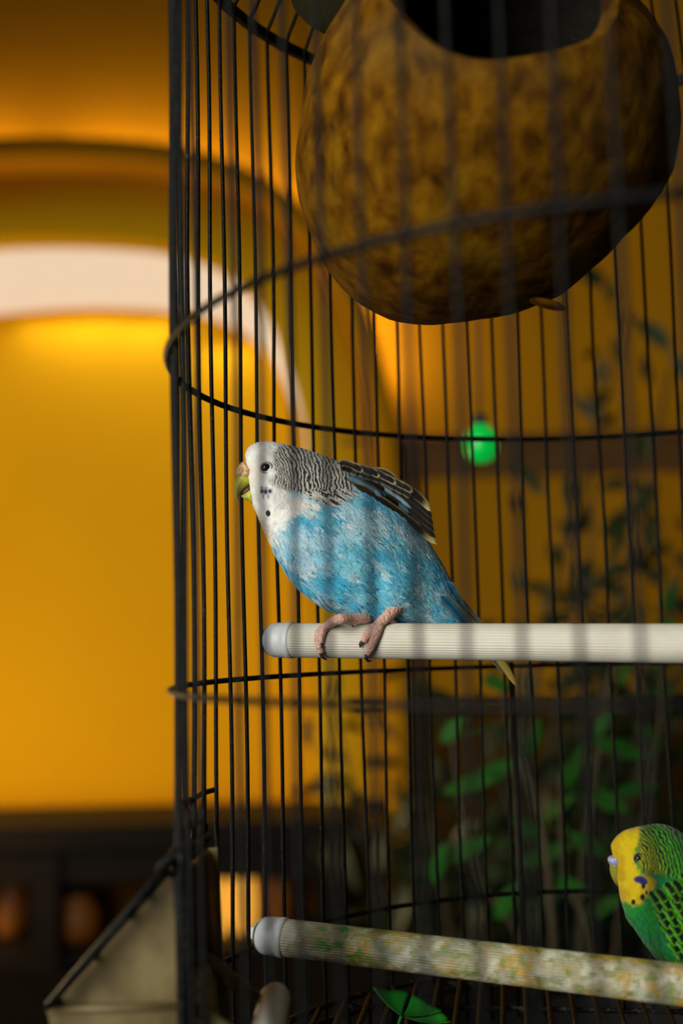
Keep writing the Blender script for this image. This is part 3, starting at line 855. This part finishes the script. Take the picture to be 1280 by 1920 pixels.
def blue_col(px, py, dep):
    n1 = fbm(px / 30, py / 30, dep / 30, 3); n2 = fbm(px / 46 + 7, py / 46 + 3, dep / 40, 3); fl = fbm((px + py) / 26, (py - px) / 5, dep / 20, 3)
    c = mixc(np.broadcast_to(lin(70, 170, 206), px.shape + (3,)), lin(118, 192, 210), sstep(.35, .65, n1))
    c = mixc(c, lin(60, 150, 180), sstep(.52, .70, fbm(px / 38 + 20, py / 38, dep / 38, 3)) * .6)
    c = mixc(c, lin(190, 212, 218), sstep(.50, .76, n2) * .6)
    c = mixc(c, lin(206, 216, 214), sstep(.62, .74, fbm(px / 17 + 31, py / 24 + 5, dep / 20, 2)) * .55)
    c = mixc(c, lin(170, 186, 186), sstep(1065, 1150, py + 0 * px) * sstep(.46, .6, n2) * sstep(690, 760, px) * .55)
    c = c * (.88 + .24 * fl)[..., None]
    jit = (fbm(px / 9, py / 9, dep / 9, 3) - .5) * 22
    wm = sstep(-6, 10, poly_sd(px, py, white_poly) + jit)
    wh = mixc(np.broadcast_to(lin(234, 234, 228), px.shape + (3,)), lin(212, 210, 202), sstep(.4, .68, n1))
    wh = mixc(wh, lin(208, 180, 160), np.exp(-(((px - 470) / 16) ** 2 + ((py - 882) / 14) ** 2)) * .5)
    wh = mixc(wh, lin(216, 178, 60), sstep(14, 0, px - np.interp(py, [935, 960, 985, 1010], [464, 476, 488, 500])) * sstep(930, 955, py) * .55)  # yellow bounce light painted along the throat edge
    c = mixc(c, wh, wm)
    # undulating bars
    sm = sstep(-3, 7, poly_sd(px, py, stripe_poly) + jit * .4)
    r = np.hypot(px - 440, (py - 905) * 1.05)
    warp = (fbm(px / 15, py / 15, dep / 15, 3) - .5) * 13 + (fbm(px / 5 + 3, py / 5, dep / 5, 2) - .5) * 3.6
    rr = r + warp
    ph = np.where(rr < 110, rr / 5.0, 22 + (rr - 110) / 7.0)
    st = .5 + .5 * np.sin(2 * math.pi * ph)
    amp = sstep(50, 130, r)
    dark = mixc(np.broadcast_to(lin(118, 114, 106), px.shape + (3,)), lin(44, 40, 36), amp)
    pale = mixc(np.broadcast_to(lin(196, 194, 186), px.shape + (3,)), lin(186, 186, 176), amp)
    sc = mixc(pale, dark, sstep(.38, .66, st + (fbm(px / 3, py / 3, dep / 3, 2) - .5) * .35))
    sc = mixc(sc, lin(128, 118, 108), sstep(.55, .72, fbm(px / 17 + 50, py / 17, dep / 17, 3)) * .45)
    c = mixc(c, sc, sm)
    # cheek marks and throat spot
    for (x, y, a, b, s) in ((491, 921, 3.2, 4.2, 1), (498, 922, 3.4, 4.6, 1), (506, 921, 3.4, 4.0, 1), (493, 931, 1.6, 4.2, .7), (503, 931, 1.6, 4.0, .7), (490, 914, 2.2, 2, .8), (499, 915, 3, 2, .6)):
        c = mixc(c, lin(44, 50, 84), np.clip(1.6 * np.exp(-((px - x) / a) ** 2 - ((py - y) / b) ** 2), 0, 1) * s)
    sd = np.hypot((px - 502.5) / 4.6, (py - 962.5 - .12 * (px - 502)) / 6.4)
    c = mixc(c, lin(52, 40, 34), sstep(1.1, .85, sd))
    return c
def blue_bulge(px, py): return 13 * np.exp(-((px - 748) / 34) ** 2 - ((py - 1112) / 42) ** 2) - 6 * np.exp(-((px - 704) / 12) ** 2 - ((py - 1120) / 50) ** 2) + 8 * np.exp(-((px - 560) / 50) ** 2 - ((py - 1000) / 60) ** 2)
bb = Bird('budgie', 'sky blue and white budgie leaning left on the upper perch with its beak open', blue_pairs, YB, perch_surface(UP, 690, 1175))
bb.body(blue_col, bulge=blue_bulge)
def blue_where(x, y, rs):
    if 500 < x < 668 and y < 915: return 0
    if 478 < x < 522 and 895 < y < 985: return 0
    if y > 1085 and x < 700: return 1.35
    if y < 862 and 462 < x < 540: return .5
    if x < 480: return 0
    if y < 900 and x < 540: return .25 if rs.rand() < .5 else 0
    if x < 560 and y < 1000: return .55
    return 1.0
bb.shards(9000, 21, blue_where, 1, .13)
bb.eye(498.5, 877, 8.2, M['eye_ring'])
# beak
px, py, dep, u = bb.loft([(462, 880, 463, 881, .5), (450, 884, 476, 905, 15), (443, 896, 466, 911, 13.5), (439.5, 908, 456, 918, 10.5), (439, 920, 449.5, 925, 7), (441, 931, 447.5, 932, 3.6), (446, 941, 446.5, 941, .4)], 60, 32)
bb.grid_mesh('upper_beak', px, py, dep, M['beak'], bb.root)
px, py, dep, u = bb.loft([(480, 914, 480, 915, .5), (470, 914, 474, 943, 12), (462, 922, 466, 940, 10), (456, 927, 458, 936, 7), (451, 929.5, 451.5, 930, .5)], 40, 28)
bb.grid_mesh('lower_beak', px, py, dep, M['beak'], bb.root)
px, py, dep, u = bb.loft([(478, 905, 478, 925, 1), (468, 908, 470, 926, 8), (460, 914, 461, 926, 6), (453, 921, 454, 927, 1)], 20, 20)
bb.grid_mesh('mouth', px, py, dep, M['mouth'], bb.root)
px, py, dep, u = bb.loft([(468, 866, 470, 868, .5), (455, 866, 477, 894, 18), (447, 874, 468, 898, 19), (443, 883, 457, 898, 15), (444, 893, 448, 896, 1)], 60, 48)
lump = 1 + .22 * (fbm(px / 5, py / 5, dep / 5 + 3, 2) - .5)
cxm, cym = px.mean(), py.mean()
bb.grid_mesh('cere', cxm + (px - cxm) * lump, cym + (py - cym) * lump, dep * lump, M['cere'], bb.root)
# wings
PRI = style_edge(lin(38, 33, 27), lin(96, 88, 66), lin(20, 18, 15), .70, .98)
PRIT = style_edge(lin(38, 33, 27), lin(150, 138, 84), lin(20, 18, 15), .62, .95, tip=lin(186, 168, 110))
SEC = style_edge(lin(62, 58, 46), lin(178, 168, 118), lin(34, 30, 24), .55, .9)
BLU = style_edge(lin(92, 124, 138), lin(50, 58, 58), None, .30, .9)
BLU2 = style_edge(lin(134, 162, 170), lin(70, 80, 80), None, .4, .95)
SCA = style_edge(lin(32, 28, 24), lin(170, 162, 138), None, .62, .9, tip=lin(186, 174, 142))
SCB = style_edge(lin(44, 40, 34), lin(150, 146, 128), lin(26, 22, 18), .66, .95)
for side in (1, -1):
    wpx, wpy, wdep, _u = bb.loft([(640, 872, 640, 873, 1), (660, 872, 650, 905, 16), (690, 884, 672, 922, 20), (720, 900, 700, 938, 18), (750, 924, 735, 958, 14), (775, 950, 768, 978, 9), (790, 975, 790, 977, 1)], 60, 28)
    off = np.vectorize(lambda a, b: bb.depth(a, b, 14))(wpx[::6, ::4], wpy[::6, ::4]).mean()
    base = np.array([[bb.depth(float(wpx[i].mean()), float(wpy[i].mean()), 14)] for i in range(60)])
    base = np.convolve(np.pad(base[:, 0], 4, mode='edge'), np.ones(9) / 9, 'valid')[:, None]
    wc = np.broadcast_to(lin(92, 120, 130), wpx.shape + (3,)) * (.8 + .4 * fbm(wpx / 6, wpy / 6, 1))[..., None]
    wg, _ = bb.grid_mesh('wing', wpx, wpy, side * (base * .85 + wdep * .35), M['feather'], bb.root, wc)
    for j in range(6):                                  # long dark flight feathers, fanned
        t = j / 5
        bb.feather(wg, (664 + 6 * j, 908 - 3.2 * j), (819 - 2.2 * j, 1021 - 12.5 * j), 5 + 1.7 * j, 18, PRIT if j in (0, 5) else PRI, side, 4 + j * 1.2, 18, 'flight_feather')
    for j in range(8):                                  # inner flight feathers near the back
        bb.feather(wg, (674 + 3 * j, 899 - 2.6 * j), (806 - 8.5 * j, 972 - 9.5 * j), 8, 10, SEC, side, 9 + j * .7, 16, 'flight_feather')
    bb.feather(wg, (662, 902), (768, 962), 3, 18, BLU, side, 9, 18, 'covert_feather')
    bb.feather(wg, (664, 897), (772, 954), 7, 11, BLU2, side, 10, 18, 'covert_feather')
    bb.feather(wg, (658, 891), (742, 932), 6, 12, BLU2, side, 11, 18, 'covert_feather')
    bb.feather(wg, (652, 895), (716, 932), 3, 15, BLU, side, 11.5, 18, 'covert_feather')
    for j in range(8):                                  # scalloped shoulder feathers along the back
        t = j / 7
        x0 = 636 + 100 * t; y0 = np.interp(x0, [636, 690, 740], [864, 877, 900])
        bb.feather(wg, (x0, y0 + 4), (x0 + 30 + 8 * t, y0 + 15 + 10 * t), 2, 15 - 3 * t, SCA if j % 2 else SCB, side, 17 + (8 - j) * .5, 20, 'covert_feather')
        bb.feather(wg, (x0 + 2, y0 + 13), (x0 + 34, y0 + 26 + 9 * t), 2, 12, SCB, side, 16 + (8 - j) * .4, 20, 'covert_feather')
    for j in range(7):
        t = j / 6
        bb.feather(wg, (638 + 34 * t, 874 + 8 * t), (664 + 38 * t, 886 + 12 * t), 2, 12, SCA, side, 15, 18, 'covert_feather')
# tail
TL = style_edge(lin(40, 108, 140), lin(120, 130, 110), lin(30, 60, 80), .5, .95)
TY = style_edge(lin(186, 160, 78), lin(120, 104, 50), None, .7, 1.0, one=-1)
TD = style_edge(lin(64, 82, 88), lin(150, 140, 90), None, .6, .95)
for j, (r_, t_, b_, w_, st_, la) in enumerate((((838, 1120), (969, 1287), 6, 15, TY, 2), ((842, 1116), (955, 1266), 9, 15, TD, 0), ((836, 1090), (876, 1176), 3, 22, TL, 5), ((826, 1118), (884, 1190), 4, 24, TL, 8),
                                              ((830, 1124), (944, 1262), 5, 13, TD, -2), ((846, 1110), (962, 1272), 8, 13, TD, -4))):
    bb.feather(bb.root, r_, t_, b_, w_, st_, 1, la, 2, 'tail_feather')
# feet: shank, three visible toes and dark claws, gripping the perch
def S(x, y, l=.0012): return perch_surface(UP, x, y, l)
def foot(leg, toes, name='foot'):
    f0 = bb.tubepx(leg[0], leg[1], name, M['skin'], bb.root)
    for pts, rad, claw, crad in toes:
        t = bb.tubepx(pts, rad, 'toe', M['skin'], f0)
        bb.tubepx(claw, crad, 'claw', M['claw'], f0)
foot(([bb.p3(764, 1108, 30), bb.p3(748, 1134, 50), bb.p3(727, 1154, 66), S(709, 1171)], [17, 14, 10.5, 9.5]),
     [([S(712, 1168), S(700, 1178), S(688, 1192), S(681, 1203)], [9, 8.5, 7.5, 5.5], [S(682, 1201), S(676, 1207), S(675, 1214, .0009)], [4.2, 3.4, 1.2]),
      ([S(712, 1170), S(705, 1190), S(696, 1212), S(690, 1226)], [9.5, 9, 8, 6], [S(690, 1224), S(686, 1232), S(690, 1239, .0009), S(697, 1238, .0006)], [4.4, 3.8, 2.8, 1.0]),
      ([bb.p3(722, 1158, 66), bb.p3(732, 1163, 58), bb.p3(742, 1170, 50)], [8, 7, 5], [bb.p3(741, 1169, 50), bb.p3(748, 1176, 44)], [3.6, 1.4])])
foot(([bb.p3(690, 1158, 30), bb.p3(660, 1160, 44), bb.p3(634, 1161, 58), S(618, 1170)], [12, 10, 9.5, 9.5]),
     [([S(622, 1168), S(608, 1178), S(602, 1192), S(601, 1206)], [9, 8.5, 7.5, 5.5], [S(600, 1203), S(602, 1211), S(607, 1214, .0009)], [4.2, 3.2, 1.2]),
      ([S(618, 1170), S(599, 1186), S(597, 1206), S(602, 1224)], [8.5, 8, 7, 5.5], [S(601, 1222), S(604, 1231), S(612, 1237, .0009)], [4.2, 3.4, 1.2]),
      ([bb.p3(640, 1160, 54), bb.p3(650, 1164, 46), bb.p3(658, 1170, 38)], [7.5, 6.5, 5], [bb.p3(657, 1169, 38), bb.p3(663, 1175, 32)], [3.4, 1.4])])

# ---- green budgie
green_pairs = [(1163, 1622, 1163, 1623, .5), (1154, 1600, 1163, 1645, 7), (1145, 1584, 1160, 1666, 13), (1165, 1560, 1164, 1690, 25), (1200, 1549, 1172, 1712, 46), (1240, 1545, 1185, 1733, 60),
               (1276, 1560, 1202, 1758, 64), (1302, 1592, 1222, 1786, 70), (1322, 1640, 1248, 1813, 76), (1340, 1690, 1275, 1842, 80), (1358, 1742, 1305, 1865, 78), (1376, 1792, 1335, 1888, 68),
               (1396, 1838, 1365, 1908, 50), (1414, 1878, 1395, 1928, 32), (1432, 1916, 1422, 1944, 17), (1442, 1944, 1441, 1946, .5)]
YGB = (0.4225, 3.0e-5, 1240)
yel_poly = [(1120, 1540), (1202, 1540), (1198, 1572), (1190, 1600), (1188, 1618), (1205, 1640), (1232, 1650), (1222, 1672), (1206, 1692), (1192, 1700), (1166, 1690), (1120, 1680)]
gst_poly = [(1200, 1530), (1420, 1530), (1420, 1680), (1270, 1650), (1236, 1642), (1212, 1640), (1196, 1624), (1190, 1604), (1198, 1576)]
def green_col(px, py, dep):
    n1 = fbm(px / 24, py / 24, dep / 24, 3)
    c = mixc(np.broadcast_to(lin(6, 116, 34), px.shape + (3,)), lin(10, 98, 56), sstep(.4, .65, n1))
    c = c * (.8 + .4 * fbm((px - py) / 5, (px + py) / 24, dep / 20, 3))[..., None]
    jit = (fbm(px / 8, py / 8, dep / 8, 3) - .5) * 14
    ye = mixc(np.broadcast_to(lin(184, 160, 6), px.shape + (3,)), lin(164, 134, 3), sstep(.4, .7, n1))
    c = mixc(c, ye, sstep(-5, 6, poly_sd(px, py, yel_poly) + jit))
    sm = sstep(-3, 6, poly_sd(px, py, gst_poly) + jit * .5)
    r = np.hypot(px - 1142, (py - 1640) * .95) + (fbm(px / 14, py / 14, dep / 14, 3) - .5) * 10 + (fbm(px / 5, py / 5, dep / 5, 2) - .5) * 3
    ph = np.where(r < 95, r / 4.6, 95 / 4.6 + (r - 95) / 6.6)
    st = .5 + .5 * np.sin(2 * math.pi * ph)
    pale = mixc(np.broadcast_to(lin(150, 150, 20), px.shape + (3,)), lin(60, 150, 30), sstep(70, 125, r))
    sc = mixc(pale, lin(20, 34, 8), sstep(.40, .64, st + (fbm(px / 3, py / 3, dep / 3, 2) - .5) * .3))
    c = mixc(c, sc, sm)
    for (x, y, a, b) in ((1199, 1649, 11, 6.5), (1206, 1654, 7, 6)):
        c = mixc(c, lin(26, 34, 92), sstep(1.25, .8, np.hypot((px - x) / a, (py - y) / b)))
    for (x, y, a, b) in ((1205.5, 1662, 3.4, 4.6), (1204, 1682, 4.2, 6.2), (1211, 1674, 2.2, 3.2), (1187, 1691.5, 4, 5)):
        c = mixc(c, lin(12, 12, 8), sstep(1.2, .85, np.hypot((px - x) / a, (py - y) / b)))
    return c
gb = Bird('budgie', 'green budgie with a yellow face and black scalloped wing, beside the lower perch', green_pairs, YGB, perch_surface(LOW, 1300, 1850))
gb.body(green_col, nr=380, na=300)
def green_where(x, y, rs):
    if x < 1226 and y < 1706: return 0
    if y < 1650: return .25 if x > 1215 and rs.rand() < .35 else 0
    return .8
gb.shards(2200, 22, green_where, 5)
gb.eye(1197, 1609.5, 6.6, M['eye_ring_dark'])
px, py, dep, u = gb.loft([(1170, 1616, 1170, 1618, .5), (1146, 1616, 1174, 1630, 18), (1143, 1626, 1170, 1642, 17), (1144, 1638, 1164, 1652, 12), (1149, 1650, 1158, 1658, 6), (1156, 1661, 1156.5, 1661, .4)], 50, 30)
gb.grid_mesh('upper_beak', px, py, dep, M['beak_dark'], gb.root)
px, py, dep, u = gb.loft([(1164, 1602, 1168, 1606, .5), (1148, 1603, 1173, 1621, 18), (1140, 1607, 1170, 1627, 21), (1139, 1614, 1160, 1629, 16), (1143, 1622, 1147, 1625, 1)], 50, 36)
ce, _ = gb.grid_mesh('cere', px, py, dep, M['cere_blue'], gb.root)
for sd in (1, -1):
    c = gb.p3(1154, 1611, sd * 19.5); v, f = ellipsoid(c, (2.4 * gb.k, 1.5 * gb.k, 2.0 * gb.k), 12, 8); MB().add(v, f).build('nostril', M['cere'], ce)
GSC = style_edge(lin(10, 13, 6), lin(66, 140, 22), None, .42, .68, tip=lin(84, 150, 24))
GFL = style_edge(lin(14, 20, 10), lin(70, 130, 30), lin(8, 10, 6), .6, .9)
for side in (1, -1):
    wpx, wpy, wdep, _u = gb.loft([(1228, 1668, 1228, 1669, 1), (1262, 1656, 1222, 1690, 14), (1308, 1668, 1238, 1738, 20), (1338, 1720, 1262, 1785, 20), (1362, 1785, 1302, 1830, 15), (1392, 1848, 1362, 1872, 8), (1410, 1890, 1409, 1891, 1)], 50, 28)
    base = np.array([gb.depth(float(wpx[i].mean()), float(wpy[i].mean()), 14) for i in range(50)])
    base = np.convolve(np.pad(base, 4, mode='edge'), np.ones(9) / 9, 'valid')[:, None]
    wc = np.broadcast_to(lin(16, 40, 10), wpx.shape + (3,)) * np.ones(wpx.shape + (1,))
    wg, _ = gb.grid_mesh('wing', wpx, wpy, side * (base * .88 + wdep * .5), M['feather'], gb.root, wc)
    for j in range(6):
        gb.feather(wg, (1290 + 8 * j, 1775 - 9 * j), (1416 + 3 * j, 1922 - 8 * j), 6, 22, GFL, side, 9 + j, 16, 'flight_feather')
    row = 0
    for a in range(11):
        for b in range(7):
            x = 1217 + 6.6 * a + 15.0 * b + (3 if a % 2 else 0); y = 1672 + 15.5 * a - 8.5 * b + (5 if b % 2 else 0)
            if x > 1372: continue
            gb.feather(wg, (x, y), (x + 17, y + 23), 1.5, 19, GSC, side, 13 + (10 - a) * .7 + b * .35, 14, 'covert_feather')
for j in range(3):
    gb.feather(gb.root, (1410 + 4 * j, 1905 - 6 * j), (1500 + 6 * j, 2060 - 10 * j), 3, 16, GFL, 1, 2 * j, 2, 'tail_feather')
def SL(x, y, l=.0013): return perch_surface(LOW, x, y, l)
for fx in (1335, 1380):
    f0 = gb.tubepx([gb.p3(fx + 24, 1842, 40), gb.p3(fx + 12, 1838, 62), SL(fx + 4, 1822 + (fx - 1300) * .12)], [13, 10, 9], 'foot', M['skin'], gb.root)
    for dx in (-14, 2):
        yy = (fx - 1300) * .12
        gb.tubepx([SL(fx + 4, 1820 + yy), SL(fx + dx * .5, 1840 + yy), SL(fx + dx, 1868 + yy), SL(fx + dx, 1884 + yy)], [9, 8.5, 8, 6], 'toe', M['skin'], f0)
        gb.tubepx([SL(fx + dx, 1882 + yy), SL(fx + dx - 3, 1894 + yy), SL(fx + dx + 2, 1902 + yy)], [4, 3, 1], 'claw', M['claw'], f0)

# ------------------------------------------------------------------ leaf sprig lying on the cage floor
def leaf_mesh(name, base, tip, nrm, width, m, parent, shape='lance', fold=.25, curl=.12, nu=8):
    b, t = Vector(base), Vector(tip); d = t - b; L = d.length; d.normalize()
    n_ = Vector(nrm); n_ = (n_ - d * n_.dot(d)).normalized(); s_ = d.cross(n_)
    v, f = [], []
    for i in range(nu + 1):
        u = i / nu
        if shape == 'lance': w = width * .5 * (math.sin(math.pi * min(u * .96 + .03, 1)) ** .8) * (1.15 - .4 * u)
        else: w = width * .5 * min(1, u ** .85 * 1.05) * (1 if u < .92 else .82)
        up = -curl * L * u * u
        for q in (-1, -.5, 0, .5, 1):
            notch = 0 if shape == 'lance' else -(1 - abs(q)) * L * .10 * max(0, u - .6) / .4
            v.append(b + d * (L * u + notch) + s_ * (w * q) + n_ * (up + abs(q) * w * fold))
    for i in range(nu):
        for j in range(4): f.append((i * 5 + j, i * 5 + j + 1, (i + 1) * 5 + j + 1, (i + 1) * 5 + j))
    o = mesh_obj(name, v, f, m, parent)
    sol = o.modifiers.new('thickness', 'SOLIDIFY'); sol.thickness = max(width * .012, .00015)
    return o
cl0 = at(752, 1905, .452)
sprig = empty('clover_sprig', cl0); tag(sprig, 'bright green three-leaf sprig poking up through the cage floor grid', 'sprig')
MB().tube(smooth_path([at(742, 1960, .45), at(746, 1925, .452), cl0], 5), .0007, 7).build('stem', M['leaf_bright'], sprig)
def tri_leaf(pts, Ys):
    """triangular leaflet from its attachment and two outer corners"""
    a, b, c = [at(x, y, Y) for (x, y), Y in zip(pts, Ys)]
    v, f = [], []; N = 8
    nn = (b - a).cross(c - a).normalized()
    for i in range(N + 1):
        u = i / N
        for j in range(N + 1):
            q = j / N
            e = b.lerp(c, q)
            bulge = .10 * math.sin(math.pi * q) if u > .5 else .10 * math.sin(math.pi * q)
            p = a.lerp(e, u * (1 + .10 * math.sin(math.pi * q) - .05 * math.exp(-((q - .5) / .12) ** 2)))
            v.append(p + nn * (.0012 * math.sin(math.pi * u) - .0011 * abs(q - .5) * 2 * u))
    for i in range(N):
        for j in range(N): f.append((i * (N + 1) + j, i * (N + 1) + j + 1, (i + 1) * (N + 1) + j + 1, (i + 1) * (N + 1) + j))
    o = mesh_obj('leaflet', v, f, M['leaf_bright'], sprig)
    sol = o.modifiers.new('thickness', 'SOLIDIFY'); sol.thickness = .0002
tri_leaf([(752, 1904), (697, 1855), (765, 1863)], (.452, .458, .462))
tri_leaf([(756, 1904), (772, 1868), (828, 1899)], (.452, .461, .455))
tri_leaf([(756, 1906), (826, 1902), (844, 1922)], (.452, .452, .444))

# ------------------------------------------------------------------ green light bulb hanging behind the cage
YL = 0.80
bc = at(901, 832, YL)
k = YL / FPX * .86
bulb = empty('string_light', bc); tag(bulb, 'glowing green light bulb hanging behind the cage', 'light')
v, f = lathe([(r * k, z * k) for r, z in ((2, -43), (14, -41), (27, -34), (35, -20), (37, -2), (36, 12), (31, 26), (22, 36), (15, 42), (13, 44))], 32, bc); MB().add(v, f).build('glass', M['green_glow'], bulb)
v, f = lathe([(r * k, z * k) for r, z in ((14, 42), (15, 46), (15, 62), (9, 66), (3, 70))], 20, bc); MB().add(v, f).build('socket', M['cord'], bulb)
MB().tube(smooth_path([bc + Vector((0, 0, 68 * k)), bc + Vector((0.003, 0, .25)), bc + Vector((-.01, 0, .6)), bc + Vector((0, 0, 1.2))], 6), .0011, 7).build('cord', M['cord'], bulb)

# ------------------------------------------------------------------ plants behind the cage
rp = random.Random(11)
YP = 0.86
zfl = 0
def pot(name, x, y, z, r, h, parent):
    v, f = lathe([(r * .7, 0), (r * .95, h * .8), (r * 1.05, h * .82), (r * 1.06, h), (r * .95, h), (r * .9, h * .9), (.001, h * .88)], 32, (x, y, z)); MB().add(v, f).build(name, M['pot'], parent)
pc = at(1080, 1900, YP)
plant = empty('potted_plant', (pc.x, YP, 0)); tag(plant, 'leafy green potted plant just behind the cage on the right', 'plant')
pot('pot', pc.x, YP, 0, .13, .62, plant)
stems = [[(1060, 2150), (1040, 1800), (1000, 1500), (960, 1380), (935, 1270)], [(1080, 2150), (1090, 1800), (1110, 1500), (1130, 1350), (1160, 1180), (1165, 1120)],
         [(1100, 2150), (1150, 1850), (1210, 1550), (1240, 1300), (1262, 1080)], [(1050, 2150), (1000, 1900), (900, 1650), (860, 1480), (845, 1360)], [(1090, 2150), (1120, 1900), (1060, 1650), (1050, 1450)]]
stem3 = []
for i, s in enumerate(stems):
    Yo = YP + (-.03, .02, .05, .04, -.02)[i]
    P = smooth_path([at(x, y, Yo) if j else Vector((at(x, y, YP).x, YP + .01 * i, .56)) for j, (x, y) in enumerate(s)], 6)
    stem3.append(P)
    MB().tube(P, list(interp([.0032, .0012], len(P))), 7).build('stem', M['stem'], plant)
# leaves seen in the picture: centre, length, angle (degrees, up = positive), width
LV = [(1160, 1142, 44, 60, 26), (1256, 1118, 60, 70, 24), (1172, 1259, 64, 68, 22), (933, 1282, 58, -25, 30), (1228, 1297, 80, 12, 26), (1129, 1355, 62, 62, 26), (850, 1366, 70, 50, 34), (1166, 1404, 120, -14, 44),
      (933, 1445, 118, 28, 42), (1040, 1517, 92, 42, 36), (1142, 1503, 90, -22, 40), (1023, 1601, 104, 24, 40), (992, 1557, 80, -40, 34), (1245, 1230, 70, 40, 28), (880, 1470, 100, 16, 36), (1075, 1440, 80, 66, 30),
      (1105, 1585, 84, -30, 34), (1190, 1480, 90, 14, 32), (950, 1690, 80, 60, 34), (880, 1590, 90, 30, 36), (1220, 1380, 80, -34, 30), (1000, 1385, 70, 74, 28), (1065, 1660, 90, -12, 34), (1262, 1180, 64, -40, 26), (820, 1620, 80, 70, 34), (1130, 1700, 90, 30, 34)]
for (x, y, L, an, wd) in LV:
    a = math.radians(an); Yl = YP + rp.uniform(-.05, .05)
    b = at(x - math.cos(a) * L * .5, y + math.sin(a) * L * .5, Yl + rp.uniform(-.004, .02)); t = at(x + math.cos(a) * L * .5, y - math.sin(a) * L * .5, Yl - rp.uniform(0, .02))
    o = leaf_mesh('leaf', b, t, Vector((rp.uniform(-.3, .3), -.7, .6)), wd * YP / FPX, M['leaf'], plant, fold=.2, curl=.08)
    # leaf stalk back to the nearest stem
    near = min((p for P in stem3 for p in P), key=lambda p: (p - b).length)
    MB().tube([near, near.lerp(b, .5) + Vector((0, 0, .002)), b], [.001, .0009, .0007], 5).build('leaf_stalk', M['leaf'], plant)

# dark shrub in the shade farther back
YS = 1.42
sc_ = at(960, 1800, YS)
shrub = empty('shrub', (sc_.x, YS, 0)); tag(shrub, 'dark bushy shrub in shade against the ochre wall', 'shrub')
pot('planter', sc_.x, YS, 0, .20, .55, shrub)
mb = MB(); 
bx = []
for i in range(26):
    tx, ty = rp.uniform(600, 1330), rp.uniform(1330, 1700)
    if i > 16: tx, ty = rp.uniform(1050, 1340), rp.uniform(560, 1300)
    e = at(tx, ty, YS + rp.uniform(-.10, .12)); b0 = Vector((sc_.x + rp.uniform(-.08, .08), YS + rp.uniform(-.06, .06), .48))
    m1 = b0.lerp(e, .5) + Vector((rp.uniform(-.05, .05), rp.uniform(-.05, .05), .08))
    P = smooth_path([b0, m1, e], 8); bx.append(P)
    MB().tube(P, list(interp([.007, .002], len(P))), 6).build('branch', M['stem'], shrub)
lv, lf = [], []
for P in bx:
    for j in range(46):
        p = P[rp.randint(5, len(P) - 1)] + Vector((rp.gauss(0, .035), rp.gauss(0, .035), rp.gauss(0, .035)))
        d = Vector((rp.gauss(0, 1), rp.gauss(0, 1), rp.gauss(-.2, .8))).normalized(); L = rp.uniform(.035, .065)
        n_ = d.orthogonal().normalized(); s_ = d.cross(n_); w = L * .22; b0 = len(lv)
        lv += [p, p + d * L * .25 + s_ * w * .8 + n_ * w * .25, p + d * L * .3, p + d * L * .25 - s_ * w * .8 + n_ * w * .25,
               p + d * L * .55 + s_ * w * .85 + n_ * w * .15, p + d * L * .6 - n_ * w * .1, p + d * L * .55 - s_ * w * .85 + n_ * w * .15, p + d * L - n_ * w * .5]
        lf += [(b0, b0 + 1, b0 + 2), (b0, b0 + 2, b0 + 3), (b0 + 1, b0 + 4, b0 + 5, b0 + 2), (b0 + 2, b0 + 5, b0 + 6, b0 + 3), (b0 + 4, b0 + 7, b0 + 5), (b0 + 5, b0 + 7, b0 + 6)]
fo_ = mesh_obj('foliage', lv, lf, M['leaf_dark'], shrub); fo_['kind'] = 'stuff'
